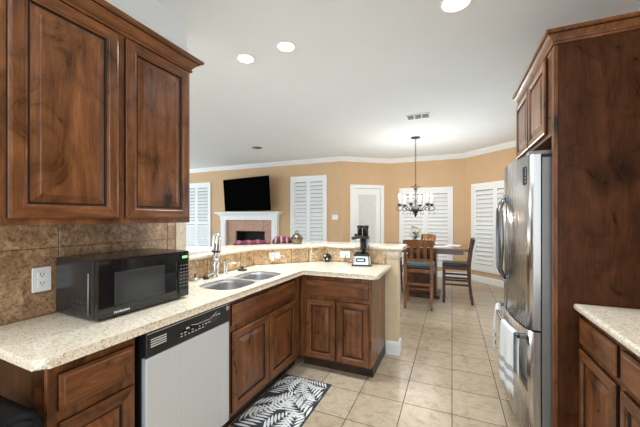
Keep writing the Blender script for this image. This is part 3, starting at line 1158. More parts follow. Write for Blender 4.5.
lathe(bm, [(0.008, 0.011), (0.007, 0.022), (0.014, 0.028), (0.012, 0.036), (0, 0.038)], n=14)
obj('knob', bm, M['brass_dark'], sp_)


# ------------------------------------------------------------------ outlets, chargers
def outlet(label, loc, rz, w, h, rot=False, name='wall_outlet'):
    t = thing(name, label, 'outlet', loc, rz)
    bm = NB()
    bx(bm, -w / 2, w / 2, -0.006, 0.0, -h / 2, h / 2, 0.003, 2)
    obj('plate', bm, M['plastic_white'], t)
    for s in (-1, 1):
        cx, cz = (s * w * 0.22, 0) if rot else (0, s * h * 0.18)
        bm = NB()
        bx(bm, cx - 0.017, cx + 0.017, -0.0075, -0.005, cz - 0.015, cz + 0.015, 0.0008, 1)
        so = obj('socket', bm, M['plastic_white'], t)
        bm = NB()
        for dx in (-0.0065, 0.0065):
            bx(bm, cx + dx - 0.0015, cx + dx + 0.0015, -0.0082, -0.007, cz - 0.001, cz + 0.009)
        bx(bm, cx - 0.0025, cx + 0.0025, -0.0082, -0.007, cz - 0.010, cz - 0.005)
        obj('slot', bm, M['slot'], so)
    return t


outlet('white double wall outlet on the brown tile left of the microwave', (-1.833, 0.817, 1.092), R90, 0.076, 0.118)
# on the angled tile, with a charger plugged in
aG, LG = frame_of(PW[1], PW[2])
og = along(PW[1], PW[2], 0.22)
nrm = (math.sin(aG), -math.cos(aG))
outlet('white wall outlet on the angled tile behind the sink, charger plugged in', (og[0] + nrm[0] * 0.010, og[1] + nrm[1] * 0.010, 1.0), aG, 0.115, 0.072, True)
ch = thing('charger', 'white charger plugged into the outlet behind the sink', 'charger', (og[0] + nrm[0] * 0.018, og[1] + nrm[1] * 0.018, 1.0), aG)
boxpart('block', M['plastic_white'], ch, -0.005, 0.05, -0.032, -0.0005, -0.022, 0.022, 0.004)
bm = NB()
tube(bm, [(0.05, -0.016, 0), (0.09, -0.02, -0.004), (0.11, -0.024, -0.03), (0.115, -0.03, -0.07), (0.10, -0.05, -0.083)], 0.0025, 8)
obj('cable', bm, M['plastic_white'], ch)
pb = thing('night_light', 'small white plug in night light below the charger behind the sink', 'night light', (og[0] + nrm[0] * 0.0185, og[1] + nrm[1] * 0.0185, 0.975), aG)
boxpart('shell', M['candle'], pb, -0.045, -0.012, -0.022, -0.0, -0.03, 0.02, 0.006)
outlet('white wall outlet on the peninsula tile left of the blender', (-1.06, 3.128, 0.995), 0, 0.115, 0.072, True)
bm = NB()
x0, y0 = along(PW[1], PW[2], 0.60)
tube(bm, [(x0 + 0.07, y0 - 0.09, 1.104), (x0 + 0.085, y0 - 0.105, 1.09), (x0 + 0.085, y0 - 0.108, 1.02), (x0 + 0.07, y0 - 0.10, 0.95), (x0 + 0.08, y0 - 0.12, 0.922), (x0 + 0.13, y0 - 0.11, 0.918)], 0.003, 8)
tag(obj('power_cord', bm, M['plastic_white']), 'thin white cord hanging from the bar top below the brass pot', 'cord')
bl = thing('ball_timer', 'small round black ball ornament on the worktop against the tile', 'ornament', (-1.245, 3.065, 0.9145))
bm = NB()
lathe(bm, [(0, 0.0), (0.022, 0.001)] + [(0.046 * math.sin(t), 0.047 - 0.046 * math.cos(t)) for t in [PI * k / 14 for k in range(3, 14)]] + [(0, 0.093)], n=22)
obj('ball', bm, M['black_gloss'], bl)
bm = NB()
for (a, e) in ((-1.9, 0.5), (-1.2, -0.3), (-2.3, -0.4)):
    d = Vector((math.cos(a) * math.cos(e), math.sin(a) * math.cos(e), math.sin(e)))
    q = d.to_track_quat('Z', 'Y').to_matrix().to_4x4()
    vs = lathe(bm, [(0.011, 0), (0.009, 0.0015), (0, 0.002)], n=12)
    bmesh.ops.transform(bm, matrix=Matrix.Translation(Vector((0, 0, 0.047)) + d * 0.0452) @ q, verts=vs)
obj('spot', bm, M['mark'], bl)
bm = NB()
tube(bm, [(0, 0, 0.09), (0, 0.003, 0.105), (0.004, 0.004, 0.125)], 0.003, 8)
obj('stem', bm, M['black'], bl)

# ------------------------------------------------------------------ blender on the peninsula
bd = thing('food_processor', 'silver and black food processor with clear jar on the peninsula worktop', 'blender', (-0.835, 2.985, 0.9145), math.radians(12))
bm = NB()
bx(bm, -0.095, 0.095, -0.085, 0.085, 0.0, 0.016, 0.005)
obj('foot_base', bm, M['black'], bd)
bm = NB()
for (z, w_, d_) in ():
    pass
vs0 = rrect(0, 0, 0.185, 0.165, 0.03)
vs1 = rrect(0, 0.008, 0.175, 0.14, 0.03)
a = [bm.verts.new((p[0], p[1], 0.016)) for p in vs0]
b = [bm.verts.new((p[0], p[1], 0.095)) for p in vs1]
for k in range(len(a)):
    j = (k + 1) % len(a)
    bm.faces.new((a[k], a[j], b[j], b[k]))
bm.faces.new(b)
bm.faces.new(list(reversed(a)))
mb = obj('motor_base', bm, M['steel'], bd)
bm = NB()
bx(bm, -0.055, 0.04, -0.084, -0.074, 0.03, 0.07, 0.006, 2, 0, Matrix.Rotation(-0.12, 4, 'X'))
cpb = obj('control_panel', bm, M['black_gloss'], mb)
bm = NB()
bx(bm, -0.042, 0.025, -0.0865, -0.083, 0.042, 0.056, 0.002, 1, 0, Matrix.Rotation(-0.12, 4, 'X'))
obj('button', bm, M['mark'], cpb)
bm = NB()
bx(bm, -0.08, 0.08, -0.06, 0.07, 0.095, 0.118, 0.012, 3)
obj('collar', bm, M['black'], bd)
bm = NB()
lathe(bm, [(0.058, 0.118), (0.062, 0.14), (0.072, 0.25), (0.074, 0.275), (0.070, 0.275), (0.068, 0.25), (0.058, 0.142), (0.052, 0.124), (0, 0.122)], 0, 0, 0, 24)
jr = obj('jar', bm, M['jar'], bd)
bm = NB()
lathe(bm, [(0.014, 0.123), (0.016, 0.15), (0.030, 0.16), (0.034, 0.262), (0, 0.264)], 0.015, 0, 0, 18)
for k in range(4):
    an = k * PI / 2 + 0.4
    mt = Matrix.Rotation(an, 4, 'Z') @ Matrix.Translation((0, 0, 0.15 + 0.022 * k)) @ Matrix.Rotation(0.35, 4, 'Y')
    bx(bm, 0.0, 0.045, -0.006, 0.006, -0.001, 0.001, 0, 1, 0, mt)
obj('blade', bm, M['black'], jr)
bm = NB()
lathe(bm, [(0.077, 0.27), (0.078, 0.288), (0.070, 0.296), (0.052, 0.298), (0.0, 0.299)], 0, 0, 0, 24)
lid = obj('lid', bm, M['black'], bd)
bm = NB()
for (x, y, r_) in ((0.036, 0.0, 0.030), (-0.022, 0.004, 0.024)):
    lathe(bm, [(r_, 0.295), (r_, 0.375), (r_ + 0.005, 0.38), (r_ + 0.005, 0.398), (r_ * 0.8, 0.402), (0, 0.402)], x, y, 0, 18)
obj('feed_chute', bm, M['black_gloss'], lid)
bm = NB()
tube(bm, [(q * 0.5, q * 0.866, z) for q, z in ((0.072, 0.265), (0.108, 0.262), (0.118, 0.235), (0.112, 0.165), (0.095, 0.14), (0.066, 0.14))], [0.009, 0.011, 0.012, 0.012, 0.010, 0.008], 10)
obj('handle', bm, M['black'], jr)
bm = NB()
bx(bm, -0.105, -0.072, -0.012, 0.012, 0.255, 0.285, 0.006)
obj('latch', bm, M['black'], lid)
bm = NB()
tube(bm, [(-0.09, 0.03, 0.02), (-0.13, 0.04, 0.012), (-0.16, 0.05, 0.03), (-0.18, 0.09, 0.07), (-0.175, 0.125, 0.082)], 0.004, 8)
obj('cord', bm, M['black'], bd)

# ------------------------------------------------------------------ things on the bar top
bz = 1.1005
pt = thing('lidded_pot', 'small lidded brass pot with loop handle on the bar top', 'pot', (-1.615, 3.06, bz))
bm = NB()
lathe(bm, [(0.045, 0), (0.056, 0.008), (0.066, 0.03), (0.068, 0.05), (0.062, 0.066), (0.060, 0.07), (0, 0.07)], n=26)
obj('bowl', bm, M['brass'], pt)
bm = NB()
lathe(bm, [(0.0645, 0.052), (0.0705, 0.055), (0.0705, 0.066), (0.062, 0.07)], n=26)
obj('band', bm, M['brass_dark'], pt)
bm = NB()
lathe(bm, [(0.064, 0.07), (0.062, 0.077), (0.046, 0.098), (0.024, 0.112), (0.012, 0.118), (0, 0.119)], n=26)
ld = obj('lid', bm, M['brass'], pt)
bm = NB()
tube(bm, [(-0.016, 0, 0.113), (-0.014, 0, 0.135), (0, 0, 0.15), (0.014, 0, 0.135), (0.016, 0, 0.113)], 0.004, 8)
obj('loop_handle', bm, M['brass_dark'], ld)


def cloth_bar(name, label, mat, p0, p1, width, height, seed, lumps):
    """soft folded cloth: a lumpy flattened roll from p0 to p1"""
    rn = random.Random(seed)
    bm = NB()
    n, m = 40, 14
    d = Vector((p1[0] - p0[0], p1[1] - p0[1], 0))
    L = d.length
    rings = []
    ph = [rn.uniform(0, 6.28) for _ in range(4)]
    for i in range(n + 1):
        u = i / n
        e = min(1, (u * 9) ** 0.5, ((1 - u) * 9) ** 0.5)
        e = max(0.05, e)
        hh = height * e * (1 + lumps * (0.5 * math.sin(u * 19 + ph[0]) + 0.35 * math.sin(u * 37 + ph[1])))
        ww = width * (0.75 + 0.25 * e) * (1 + 0.10 * math.sin(u * 11 + ph[2]))
        ring = []
        for k in range(m):
            t = 2 * PI * k / m
            y = math.cos(t) * ww / 2
            z = max(0.0, math.sin(t) * 0.62 + 0.38) * hh * (1 + 0.10 * math.sin(3 * t + u * 23 + ph[3]))
            ring.append(bm.verts.new((u * L, y, z)))
        rings.append(ring)
    for a, b in zip(rings, rings[1:]):
        for k in range(m):
            j = (k + 1) % m
            bm.faces.new((a[k], a[j], b[j], b[k]))
    bm.faces.new(list(reversed(rings[0])))
    bm.faces.new(rings[-1])
    o = obj(name, bm, mat, None, smooth=True)
    o.location = (p0[0], p0[1], bz)
    o.rotation_euler = (0, 0, math.atan2(d.y, d.x))
    return tag(o, label, 'cloth')


cloth_bar('folded_cloth', 'long low maroon folded cloth lying along the bar top', M['maroon'], (-2.15, 2.62), (-1.885, 2.925), 0.12, 0.045, 4, 0.03)
cloth_bar('rolled_cloth', 'lumpy maroon cloth with pale stripes beside the brass pot', M['maroon2'], (-1.865, 2.945), (-1.705, 3.085), 0.13, 0.075, 9, 0.12)
tr = thing('flat_box', 'flat white box on the left end of the bar top', 'box', (-1.99, 1.92, bz), 0.05)
boxpart('tray', M['paper'], tr, -0.13, 0.13, -0.17, 0.17, 0.0, 0.012, 0.003)
boxpart('lid', M['paper'], tr, -0.132, 0.132, -0.172, 0.172, 0.0125, 0.03, 0.004)

# light switch
sw = thing('light_switch', 'white double light switch on the tan wall beside the tall shutter', 'switch', (C0[0] + 6.59, 6.929, 1.41), 0)
boxpart('plate', M['plastic_white'], sw, -0.078, 0.078, -0.007, -0.0005, -0.06, 0.06, 0.003)
for x in (-0.024, 0.024):
    boxpart('toggle', M['plastic_white'], sw, x - 0.008, x + 0.008, -0.013, -0.0075, -0.018, 0.018, 0.002)

# ------------------------------------------------------------------ television and fireplace
tv = thing('television', 'large black flat television mounted above the fireplace', 'television', (-5.06, 6.66, 2.02), math.radians(-10.5))
tv.rotation_euler[0] = math.radians(4.5)
bm = NB()
bx(bm, -0.86, 0.86, -0.02, 0.03, -0.44, 0.44, 0.006)
obj('casing', bm, M['tv'], tv)
boxpart('screen', M['tv'], tv, -0.848, 0.848, -0.0225, -0.0195, -0.425, 0.428, 0.001, 1)
bm = NB()
bx(bm, -0.25, 0.25, 0.03, 0.06, -0.2, 0.2, 0.005)
tube(bm, [(0, 0.05, 0), (0.10, 0.13, 0), (0.0, 0.20, 0)], 0.025, 8)
obj('wall_bracket', bm, M['black_matte'], tv)

fp = thing('fireplace', 'white mantel fireplace with rose tile surround under the television', 'fireplace', (-5.11, 6.929, 0))
bm = NB()
for (x0, x1, y0, z0, z1) in ((-1.05, 1.05, -0.24, 1.515, 1.56), (-1.01, 1.01, -0.20, 1.485, 1.515), (-0.97, 0.97, -0.165, 1.455, 1.485), (-0.94, 0.94, -0.135, 1.335, 1.455)):
    bx(bm, x0, x1, y0, 0, z0, z1, 0.006)
obj('mantel', bm, M['white'], fp)
for s in (-1, 1):
    bm = NB()
    x0, x1 = sorted((s * 0.76, s * 0.93))
    bx(bm, x0, x1, -0.12, 0, 0.0, 1.335, 0.006)
    bx(bm, x0 - 0.015, x1 + 0.015, -0.135, 0, 0.0, 0.16, 0.005)
    bx(bm, x0 + 0.04, x1 - 0.04, -0.127, -0.119, 0.22, 1.26, 0.004)
    obj('pilaster', bm, M['white'], fp)
bm = NB()
o0, o1, oz = -0.46, 0.50, 1.03
for i in range(5):      # tiles of the surround
    w5 = (1.516) / 5
    bx(bm, -0.758 + i * w5 + 0.002, -0.758 + (i + 1) * w5 - 0.002, -0.04, 0, oz + 0.003, 1.333, 0.003, 1)
for (x0, x1) in ((-0.758, o0), (o1, 0.758)):
    for k in range(4):
        bx(bm, x0 + 0.002, x1 - 0.002, -0.04, 0, k * oz / 4 + 0.003, (k + 1) * oz / 4, 0.003, 1)
obj('tile_surround', bm, M['fire_tile'], fp)
bm = NB()
bx(bm, -0.44, 0.48, 0.30, 0.32, 0.0, 1.01)
bx(bm, -0.46, -0.44, 0.0, 0.32, 0.0, 1.01)
bx(bm, 0.48, 0.50, 0.0, 0.32, 0.0, 1.01)
bx(bm, -0.44, 0.48, 0.0, 0.30, 0.0, 0.02)
bx(bm, -0.46, 0.50, 0.0, 0.32, 1.01, 1.028)
obj('firebox', bm, M['soot'], fp)

# ------------------------------------------------------------------ ceiling fittings
def downlight(label, x, y, r=0.082, watts=LAMP_W):
    t = thing('recessed_light', label, 'ceiling light', (x, y, H), 0, 'recessed lights in the kitchen ceiling')
    bm = NB()
    lathe(bm, [(r, 0), (r, -0.005), (r * 0.95, -0.008), (r * 0.84, -0.004), (r * 0.82, 0.0)], n=32)
    obj('trim_ring', bm, M['plastic_white'], t)
    bm = NB()
    lathe(bm, [(r * 0.83, -0.0035), (r * 0.5, -0.006), (0, -0.007)], n=32)
    obj('lens', bm, M['lens'], t)
    ld_ = bpy.data.lights.new('downlight_lamp', 'AREA')
    ld_.shape = 'DISK'
    ld_.size = 0.14
    ld_.spread = math.radians(140)
    ld_.energy = watts
    ld_.color = (0.82, 0.91, 1.0)
    lo = bpy.data.objects.new('downlight_lamp', ld_)
    C.objects.link(lo)
    lo.parent = t
    lo.location = (0, 0, -0.02)
    return t


downlight('round recessed ceiling light nearest the wall cabinet, left of the pair', -1.745, 2.30, watts=LAMP_SINK_W)
downlight('round recessed ceiling light, right one of the close pair', -1.305, 2.275, watts=LAMP_SINK_W)
downlight('recessed ceiling light at the top edge of the picture, alone over the aisle', 0.025, 2.27, 0.105, 10.0)
downlight('added unseen ceiling light behind the viewer over the left worktop', -0.75, 0.2)  # unseen lamp, added because the room needed more light
downlight('added unseen ceiling light behind the viewer over the right worktop', 0.45, 0.2)  # second unseen lamp, added to light the kitchen

vt = thing('ceiling_vent', 'rectangular white air vent with dark slots in the ceiling above the chandelier', 'vent', (-0.45, 4.58, H), math.radians(2))
bm = NB()
w_, d_ = 0.165, 0.115
for (x0, x1, y0, y1) in ((-w_, w_, -d_, -d_ + 0.02), (-w_, w_, d_ - 0.02, d_), (-w_, -w_ + 0.02, -d_, d_), (w_ - 0.02, w_, -d_, d_), (-0.058, -0.044, -d_, d_), (0.044, 0.058, -d_, d_)):
    bx(bm, x0, x1, y0, y1, -0.012, -0.001, 0.002, 1)
obj('vent_frame', bm, M['plastic_white'], vt)
bm = NB()
for (x0, x1) in ((-w_ + 0.02, -0.058), (-0.044, 0.044), (0.058, w_ - 0.02)):
    for k in range(8):
        y = -d_ + 0.03 + k * 0.0245
        bx(bm, x0, x1, y - 0.008, y + 0.008, -0.0008, 0.0008, 0, 1, 0, Matrix.Translation((0, 0, -0.007)) @ Matrix.Translation((0, y, 0)) @ Matrix.Rotation(0.7, 4, 'X') @ Matrix.Translation((0, -y, 0)))
obj('slats', bm, M['shade'], vt)
boxpart('duct_shadow', M['vent_grey'], vt, -w_ + 0.01, w_ - 0.01, -d_ + 0.01, d_ - 0.01, -0.002, -0.0005)
rv = thing('smoke_detector', 'small flat grey round fitting in the ceiling before the television', 'smoke detector', (-3.72, 5.28, H))
bm = NB()
lathe(bm, [(0.11, 0), (0.11, -0.008), (0.085, -0.02), (0.0, -0.022)], n=28)
obj('cover', bm, M['fridge_side'], rv)
bm = NB()
lathe(bm, [(0.125, 0), (0.125, -0.005), (0.11, -0.006)], n=28)
obj('rim', bm, M['plastic_white'], rv)

# ------------------------------------------------------------------ chandelier
cx, cy = -0.61, 5.78
chn = thing('chandelier', 'dark iron chandelier with six lit candle bulbs over the dining table', 'chandelier', (cx, cy, 0))
bm = NB()
lathe(bm, [(0.085, H - 0.0005), (0.085, H - 0.012), (0.05, H - 0.022), (0.012, H - 0.03), (0, H - 0.031)], n=24)
obj('canopy', bm, M['iron'], chn)
bm = NB()
zt_, zb_ = H - 0.03, 2.02
n = 24
for k in range(n):
    z = zb_ + (zt_ - zb_) * (k + 0.5) / n
    hl = (zt_ - zb_) / n * 0.68
    pts = []
    for q in range(13):
        t = 2 * PI * q / 12
        pts.append((0.010 * math.cos(t), 0, z + hl * math.sin(t)) if k % 2 else (0, 0.010 * math.cos(t), z + hl * math.sin(t)))
    tube(bm, pts, 0.0035, 6, caps=False)
obj('chain', bm, M['iron'], chn)
bm = NB()
lathe(bm, [(0, 2.02), (0.012, 2.01), (0.018, 1.985), (0.008, 1.96), (0.008, 1.93), (0.028, 1.90), (0.03, 1.87), (0.012, 1.84), (0.010, 1.74), (0.022, 1.70), (0.012, 1.66), (0.03, 1.60), (0.062, 1.555), (0.066, 1.53), (0.045, 1.50), (0.028, 1.47), (0.022, 1.44), (0.01, 1.415), (0, 1.40)], n=18)
obj('column', bm, M['iron'], chn)
bm = NB()
for k in range(6):
    a = 2 * PI * k / 6 + 0.2
    for (r0, z0, r1, z1) in ((0.02, 1.90, 0.085, 1.93),):
        pts = [(math.cos(a) * (r0 + (r1 - r0) * t), math.sin(a) * (r0 + (r1 - r0) * t), z0 + 0.07 * math.sin(t * PI * 0.75)) for t in [q / 8 for q in range(9)]]
        tube(bm, pts, 0.005, 6)
obj('scroll_crown', bm, M['iron'], chn)
lamp_pos = []
for k in range(6):
    a = 2 * PI * k / 6 + 0.35
    ca, sa = math.cos(a), math.sin(a)

    def rad(r, z):
        return (ca * r, sa * r, z)
    bm = NB()
    pts = [rad(0.03, 1.54), rad(0.08, 1.515), rad(0.14, 1.53), rad(0.19, 1.575), rad(0.235, 1.61), rad(0.285, 1.61)]
    tube(bm, pts, [0.011, 0.010, 0.009, 0.008, 0.008, 0.007], 8)
    sc_ = [rad(0.285 + 0.055 * math.cos(t) - 0.0, 1.565 + 0.045 * math.sin(t)) for t in [PI / 2 - q * (1.65 * PI) / 14 for q in range(15)]]
    tube(bm, sc_, 0.006, 6)
    arm = obj('arm', bm, M['iron'], chn)
    bm = NB()
    lathe(bm, [(0.008, 1.61), (0.02, 1.618), (0.045, 1.638), (0.048, 1.645), (0.02, 1.642), (0, 1.642)], ca * 0.285, sa * 0.285, 0, 16)
    obj('drip_cup', bm, M['iron'], arm)
    bm = NB()
    lathe(bm, [(0.013, 1.642), (0.013, 1.735), (0, 1.736)], ca * 0.285, sa * 0.285, 0, 12)
    obj('candle_sleeve', bm, M['candle'], arm)
    bm = NB()
    lathe(bm, [(0.008, 1.736), (0.019, 1.758), (0.021, 1.775), (0.014, 1.80), (0.004, 1.828), (0, 1.832)], ca * 0.285, sa * 0.285, 0, 14)
    obj('bulb', bm, M['bulb'], arm)
    for (rr, zz) in ((0.235, 1.575), (0.335, 1.505), (0.14, 1.495)):
        bm = NB()
        lathe(bm, [(0, 0.0), (0.008, -0.012), (0.012, -0.03), (0, -0.055)], ca * rr, sa * rr, zz, 8, smooth=False)
        obj('crystal_drop', bm, M['crystal'], arm)
    pl = bpy.data.lights.new('chandelier_lamp', 'POINT')
    pl.energy = CHAND_W
    pl.color = (1.0, 0.95, 0.88)
    pl.shadow_soft_size = 0.03
    po = bpy.data.objects.new('chandelier_lamp', pl)
    C.objects.link(po)
    po.parent = chn
    po.location = (ca * 0.285, sa * 0.285, 1.86)

# ------------------------------------------------------------------ dining set
tb = thing('dining_table', 'dark brown counter height dining table on a boxy pedestal in the nook', 'table', (-0.49, 5.85, 0), math.radians(-1))
bm = NB()
bx(bm, -0.74, 0.75, -0.48, 0.48, 0.852, 0.89, 0.006)
obj('tabletop', bm, M['table'], tb)
bm = NB()
bx(bm, -0.66, 0.67, -0.42, 0.42, 0.79, 0.851, 0.004)
obj('apron', bm, M['table'], tb)
bm = NB()
bx(bm, -0.24, 0.24, -0.22, 0.22, 0.06, 0.789, 0.006)
for s in (-1, 1):
    bx(bm, -0.17, 0.17, s * 0.226 - 0.006, s * 0.226 + 0.006, 0.16, 0.72, 0.004)
obj('pedestal', bm, M['chair_dark'], tb)
bm = NB()
bx(bm, -0.30, 0.30, -0.28, 0.28, 0.0, 0.059, 0.008)
obj('plinth', bm, M['chair_dark'], tb)


def chair(name, label, wm, loc, rz, seat_mat, cushion=None):
    t = thing(name, label, 'chair', loc, rz, 'counter height chairs round the dining table')
    SH = 0.605
    bm = NB()
    bx(bm, -0.215, 0.215, -0.20, 0.205, SH - 0.055, SH, 0.006)
    obj('seat_frame', bm, wm, t)
    bm = NB()
    bx(bm, -0.21, 0.21, -0.205, 0.185, SH + 0.001, SH + 0.04, 0.016, 3)
    obj('seat', bm, seat_mat, t, smooth=True)
    for s in (-1, 1):
        bm = NB()
        x = s * 0.19
        bx(bm, x - 0.02, x + 0.02, -0.20, -0.16, 0.0, SH - 0.056, 0.004)
        obj('front_leg', bm, wm, t)
        bm = NB()
        for (ya, za, yb, zb_) in ((0.245, 0.0, 0.205, 0.35), (0.205, 0.35, 0.20, SH), (0.20, SH, 0.225, 0.85), (0.225, 0.85, 0.262, 1.045)):
            vs = [bm.verts.new(v) for v in ((x - 0.019, ya - 0.02, za), (x + 0.019, ya - 0.02, za), (x + 0.019, ya + 0.02, za), (x - 0.019, ya + 0.02, za),
                                            (x - 0.019, yb - 0.02, zb_), (x + 0.019, yb - 0.02, zb_), (x + 0.019, yb + 0.02, zb_), (x - 0.019, yb + 0.02, zb_))]
            for f in ((0, 3, 2, 1), (4, 5, 6, 7), (0, 1, 5, 4), (1, 2, 6, 5), (2, 3, 7, 6), (3, 0, 4, 7)):
                bm.faces.new([vs[i] for i in f])
        obj('back_leg', bm, wm, t)
    # top rail, gently arched
    bm = NB()
    n = 10
    secs = []
    for i in range(n + 1):
        u = -1 + 2 * i / n
        x = u * 0.222
        zc = 1.05 + 0.012 * (1 - u * u)
        yy = 0.24 + 0.02 * (1 - u * u)
        secs.append([bm.verts.new(v) for v in ((x, yy, 0.955), (x, yy + 0.024, 0.955), (x, yy + 0.036, zc), (x, yy + 0.012, zc))])
    for a, b in zip(secs, secs[1:]):
        for k in range(4):
            j = (k + 1) % 4
            bm.faces.new((a[k], a[j], b[j], b[k]))
    bm.faces.new(secs[0])
    bm.faces.new(secs[-1])
    obj('top_rail', bm, wm, t)
    bm = NB()
    bx(bm, -0.17, 0.17, 0.199, 0.221, 0.715, 0.76, 0.003)
    obj('lower_rail', bm, wm, t)
    for x in (-0.098, 0.0, 0.098):
        bm = NB()
        vs = [bm.verts.new(v) for v in ((x - 0.024, 0.203, 0.7605), (x + 0.024, 0.203, 0.7605), (x + 0.024, 0.217, 0.7605), (x - 0.024, 0.217, 0.7605),
                                        (x - 0.024, 0.243, 0.956), (x + 0.024, 0.243, 0.956), (x + 0.024, 0.257, 0.956), (x - 0.024, 0.257, 0.956))]
        for f in ((0, 3, 2, 1), (4, 5, 6, 7), (0, 1, 5, 4), (1, 2, 6, 5), (2, 3, 7, 6), (3, 0, 4, 7)):
            bm.faces.new([vs[i] for i in f])
        obj('slat', bm, wm, t)
    for (x0, x1, y0, y1, z0) in ((-0.17, 0.17, -0.19, -0.168, 0.20), (-0.17, 0.17, 0.20, 0.222, 0.36), (-0.2, -0.178, -0.16, 0.195, 0.29), (0.178, 0.2, -0.16, 0.195, 0.29),
                                 (-0.2, -0.178, -0.16, 0.2, 0.40), (0.178, 0.2, -0.16, 0.2, 0.40)):
        bm = NB()
        bx(bm, x0, x1, y0, y1, z0, z0 + 0.032, 0.003)
        obj('stretcher', bm, wm, t)
    if cushion:
        bm = NB()
        bx(bm, -0.225, 0.225, -0.20, 0.195, SH + 0.041, SH + 0.088, 0.02, 3)
        cu = obj('cushion', bm, cushion, t, smooth=True)
        for s in (-1, 1):
            bm = NB()
            tube(bm, [(s * 0.20, 0.19, SH + 0.06), (s * 0.225, 0.215, SH + 0.055), (s * 0.235, 0.225, SH + 0.01), (s * 0.23, 0.23, SH - 0.06)], [0.008, 0.01, 0.008, 0.005], 8)
            obj('tie', bm, cushion, cu)
    return t


chair('dining_chair', 'brown slat back counter chair with blue cushion, its back to the kitchen', M['chair'], (-0.48, 5.08, 0), PI + 0.03, M['leather'], M['cushion'])
chair('dining_chair', 'dark brown counter chair seen from the side at the right end of the table', M['chair_dark'], (0.055, 5.60, 0), -R90, M['leather'])
chair('dining_chair', 'honey brown counter chair on the window side of the table', M['chair_light'], (-0.64, 6.46, 0), -0.85, M['leather'])
st = thing('counter_stool', 'dark backless counter stool at the left end of the table, half hidden by the bar', 'stool', (-1.06, 5.78, 0), 0)
boxpart('seat', M['leather'], st, -0.19, 0.19, -0.19, 0.19, 0.60, 0.645, 0.015, 3)
for sx in (-1, 1):
    for sy in (-1, 1):
        bm = NB()
        tube(bm, [(sx * 0.185, sy * 0.185, 0.0), (sx * 0.16, sy * 0.16, 0.60)], [0.014, 0.022], 8)
        obj('leg', bm, M['chair_dark'], st)
for sg in (-1, 1):
    boxpart('stretcher', M['chair_dark'], st, -0.155, 0.155, sg * 0.175 - 0.01, sg * 0.175 + 0.01, 0.22, 0.245, 0.003)

vz = 0.8905
va = thing('flower_vase', 'small grey vase of cream and yellow flowers on the dining table', 'vase', (-0.62, 5.74, vz))
bm = NB()
lathe(bm, [(0.04, 0), (0.055, 0.03), (0.05, 0.08), (0.03, 0.115), (0.036, 0.13), (0.03, 0.128), (0, 0.11)], n=20)
obj('vessel', bm, M['vase'], va)
rn = random.Random(11)
bm = NB()
for k in range(26):
    a, r_ = rn.uniform(0, 6.28), rn.uniform(0.03, 0.12)
    tip = Vector((math.cos(a) * r_, math.sin(a) * r_, rn.uniform(0.16, 0.34)))
    tube(bm, [(0, 0, 0.10), (tip.x * 0.4, tip.y * 0.4, tip.z * 0.7), tip], [0.003, 0.003, 0.002], 5)
    dr = Vector((math.cos(a), math.sin(a), rn.uniform(-0.2, 0.6))).normalized()
    sd_ = dr.cross(Vector((0, 0, 1))).normalized() * 0.016
    b0 = tip * 0.8
    vs = [bm.verts.new(v) for v in (b0, b0 + dr * 0.03 + sd_, b0 + dr * 0.07, b0 + dr * 0.03 - sd_)]
    bm.faces.new(vs)
obj('foliage', bm, M['leaf'], va)
for mt, cnt in ((M['petal_w'], 5), (M['petal_y'], 5), (M['petal_p'], 3)):
    for k in range(cnt):
        a, r_ = rn.uniform(0, 6.28), rn.uniform(0.01, 0.115)
        p = (math.cos(a) * r_, math.sin(a) * r_, rn.uniform(0.19, 0.34))
        bm = NB()
        for q in range(7):
            t = 2 * PI * q / 7
            vs = lathe(bm, [(0, 0), (0.012, 0.004), (0.014, 0.014), (0, 0.022)], n=8)
            bmesh.ops.transform(bm, matrix=Matrix.Translation(p) @ Matrix.Rotation(t, 4, 'Z') @ Matrix.Rotation(0.9, 4, 'Y') @ Matrix.Translation((0, 0, 0.008)), verts=vs)
        lathe(bm, [(0, -0.004), (0.012, 0.004), (0, 0.02)], p[0], p[1], p[2], 8)
        obj('blossom', bm, mt, va)
pa = NB()
bx(pa, -0.16, 0.16, -0.11, 0.11, 0, 0.003)
o = tag(obj('paper_sheet', pa, M['paper']), 'white paper lying on the dining table behind the near chair', 'paper')
o.location = (-0.20, 5.68, vz)
o.rotation_euler = (0, 0, 0.3)
pa = NB()
bx(pa, -0.11, 0.11, -0.15, 0.15, 0, 0.006)
o = tag(obj('booklet', pa, M['paper']), 'thin white booklet near the right end of the dining table', 'booklet')
o.location = (0.02, 6.0, vz)
o.rotation_euler = (0, 0, -0.2)

# ------------------------------------------------------------------ refrigerator
fr = thing('refrigerator', 'stainless steel french door refrigerator with bottom freezer drawer', 'refrigerator', (0, 0, 0))
YN, YFAR, YM = 2.195, 3.105, 2.65
bm = NB()
bx(bm, 0.495, 1.24, YN, YFAR, 0.03, 1.755, 0.004)
obj('case', bm, M['fridge_side'], fr)


def fx(y):      # bulging front across the whole width
    u = (y - YM) / ((YFAR - YN) / 2)
    return 0.374 + 0.060 * (abs(u) ** 2.0)


def fridge_door(name, y0, y1, z0, z1):
    bm = NB()
    n = 16
    pts = []
    r_ = 0.018
    for i in range(n + 1):
        y = y0 + (y1 - y0) * i / n
        e = min(y - y0, y1 - y)
        c = r_ - math.sqrt(max(0, r_ * r_ - (r_ - e) ** 2)) if e < r_ else 0
        pts.append((fx(y) + c, y))
    pts += [(0.488, y1), (0.488, y0)]
    nn = len(pts)
    lo = [bm.verts.new((p[0], p[1], z0)) for p in pts]
    hi = [bm.verts.new((p[0], p[1], z1)) for p in pts]
    for k in range(nn):
        j = (k + 1) % nn
        f = bm.faces.new((lo[k], lo[j], hi[j], hi[k]))
        f.material_index = 0 if k < n else 1
        f.smooth = k < n
    bm.faces.new(list(reversed(lo))).material_index = 1
    bm.faces.new(hi).material_index = 1
    return obj(name, bm, [M['steel'], M['fridge_edge']], fr)


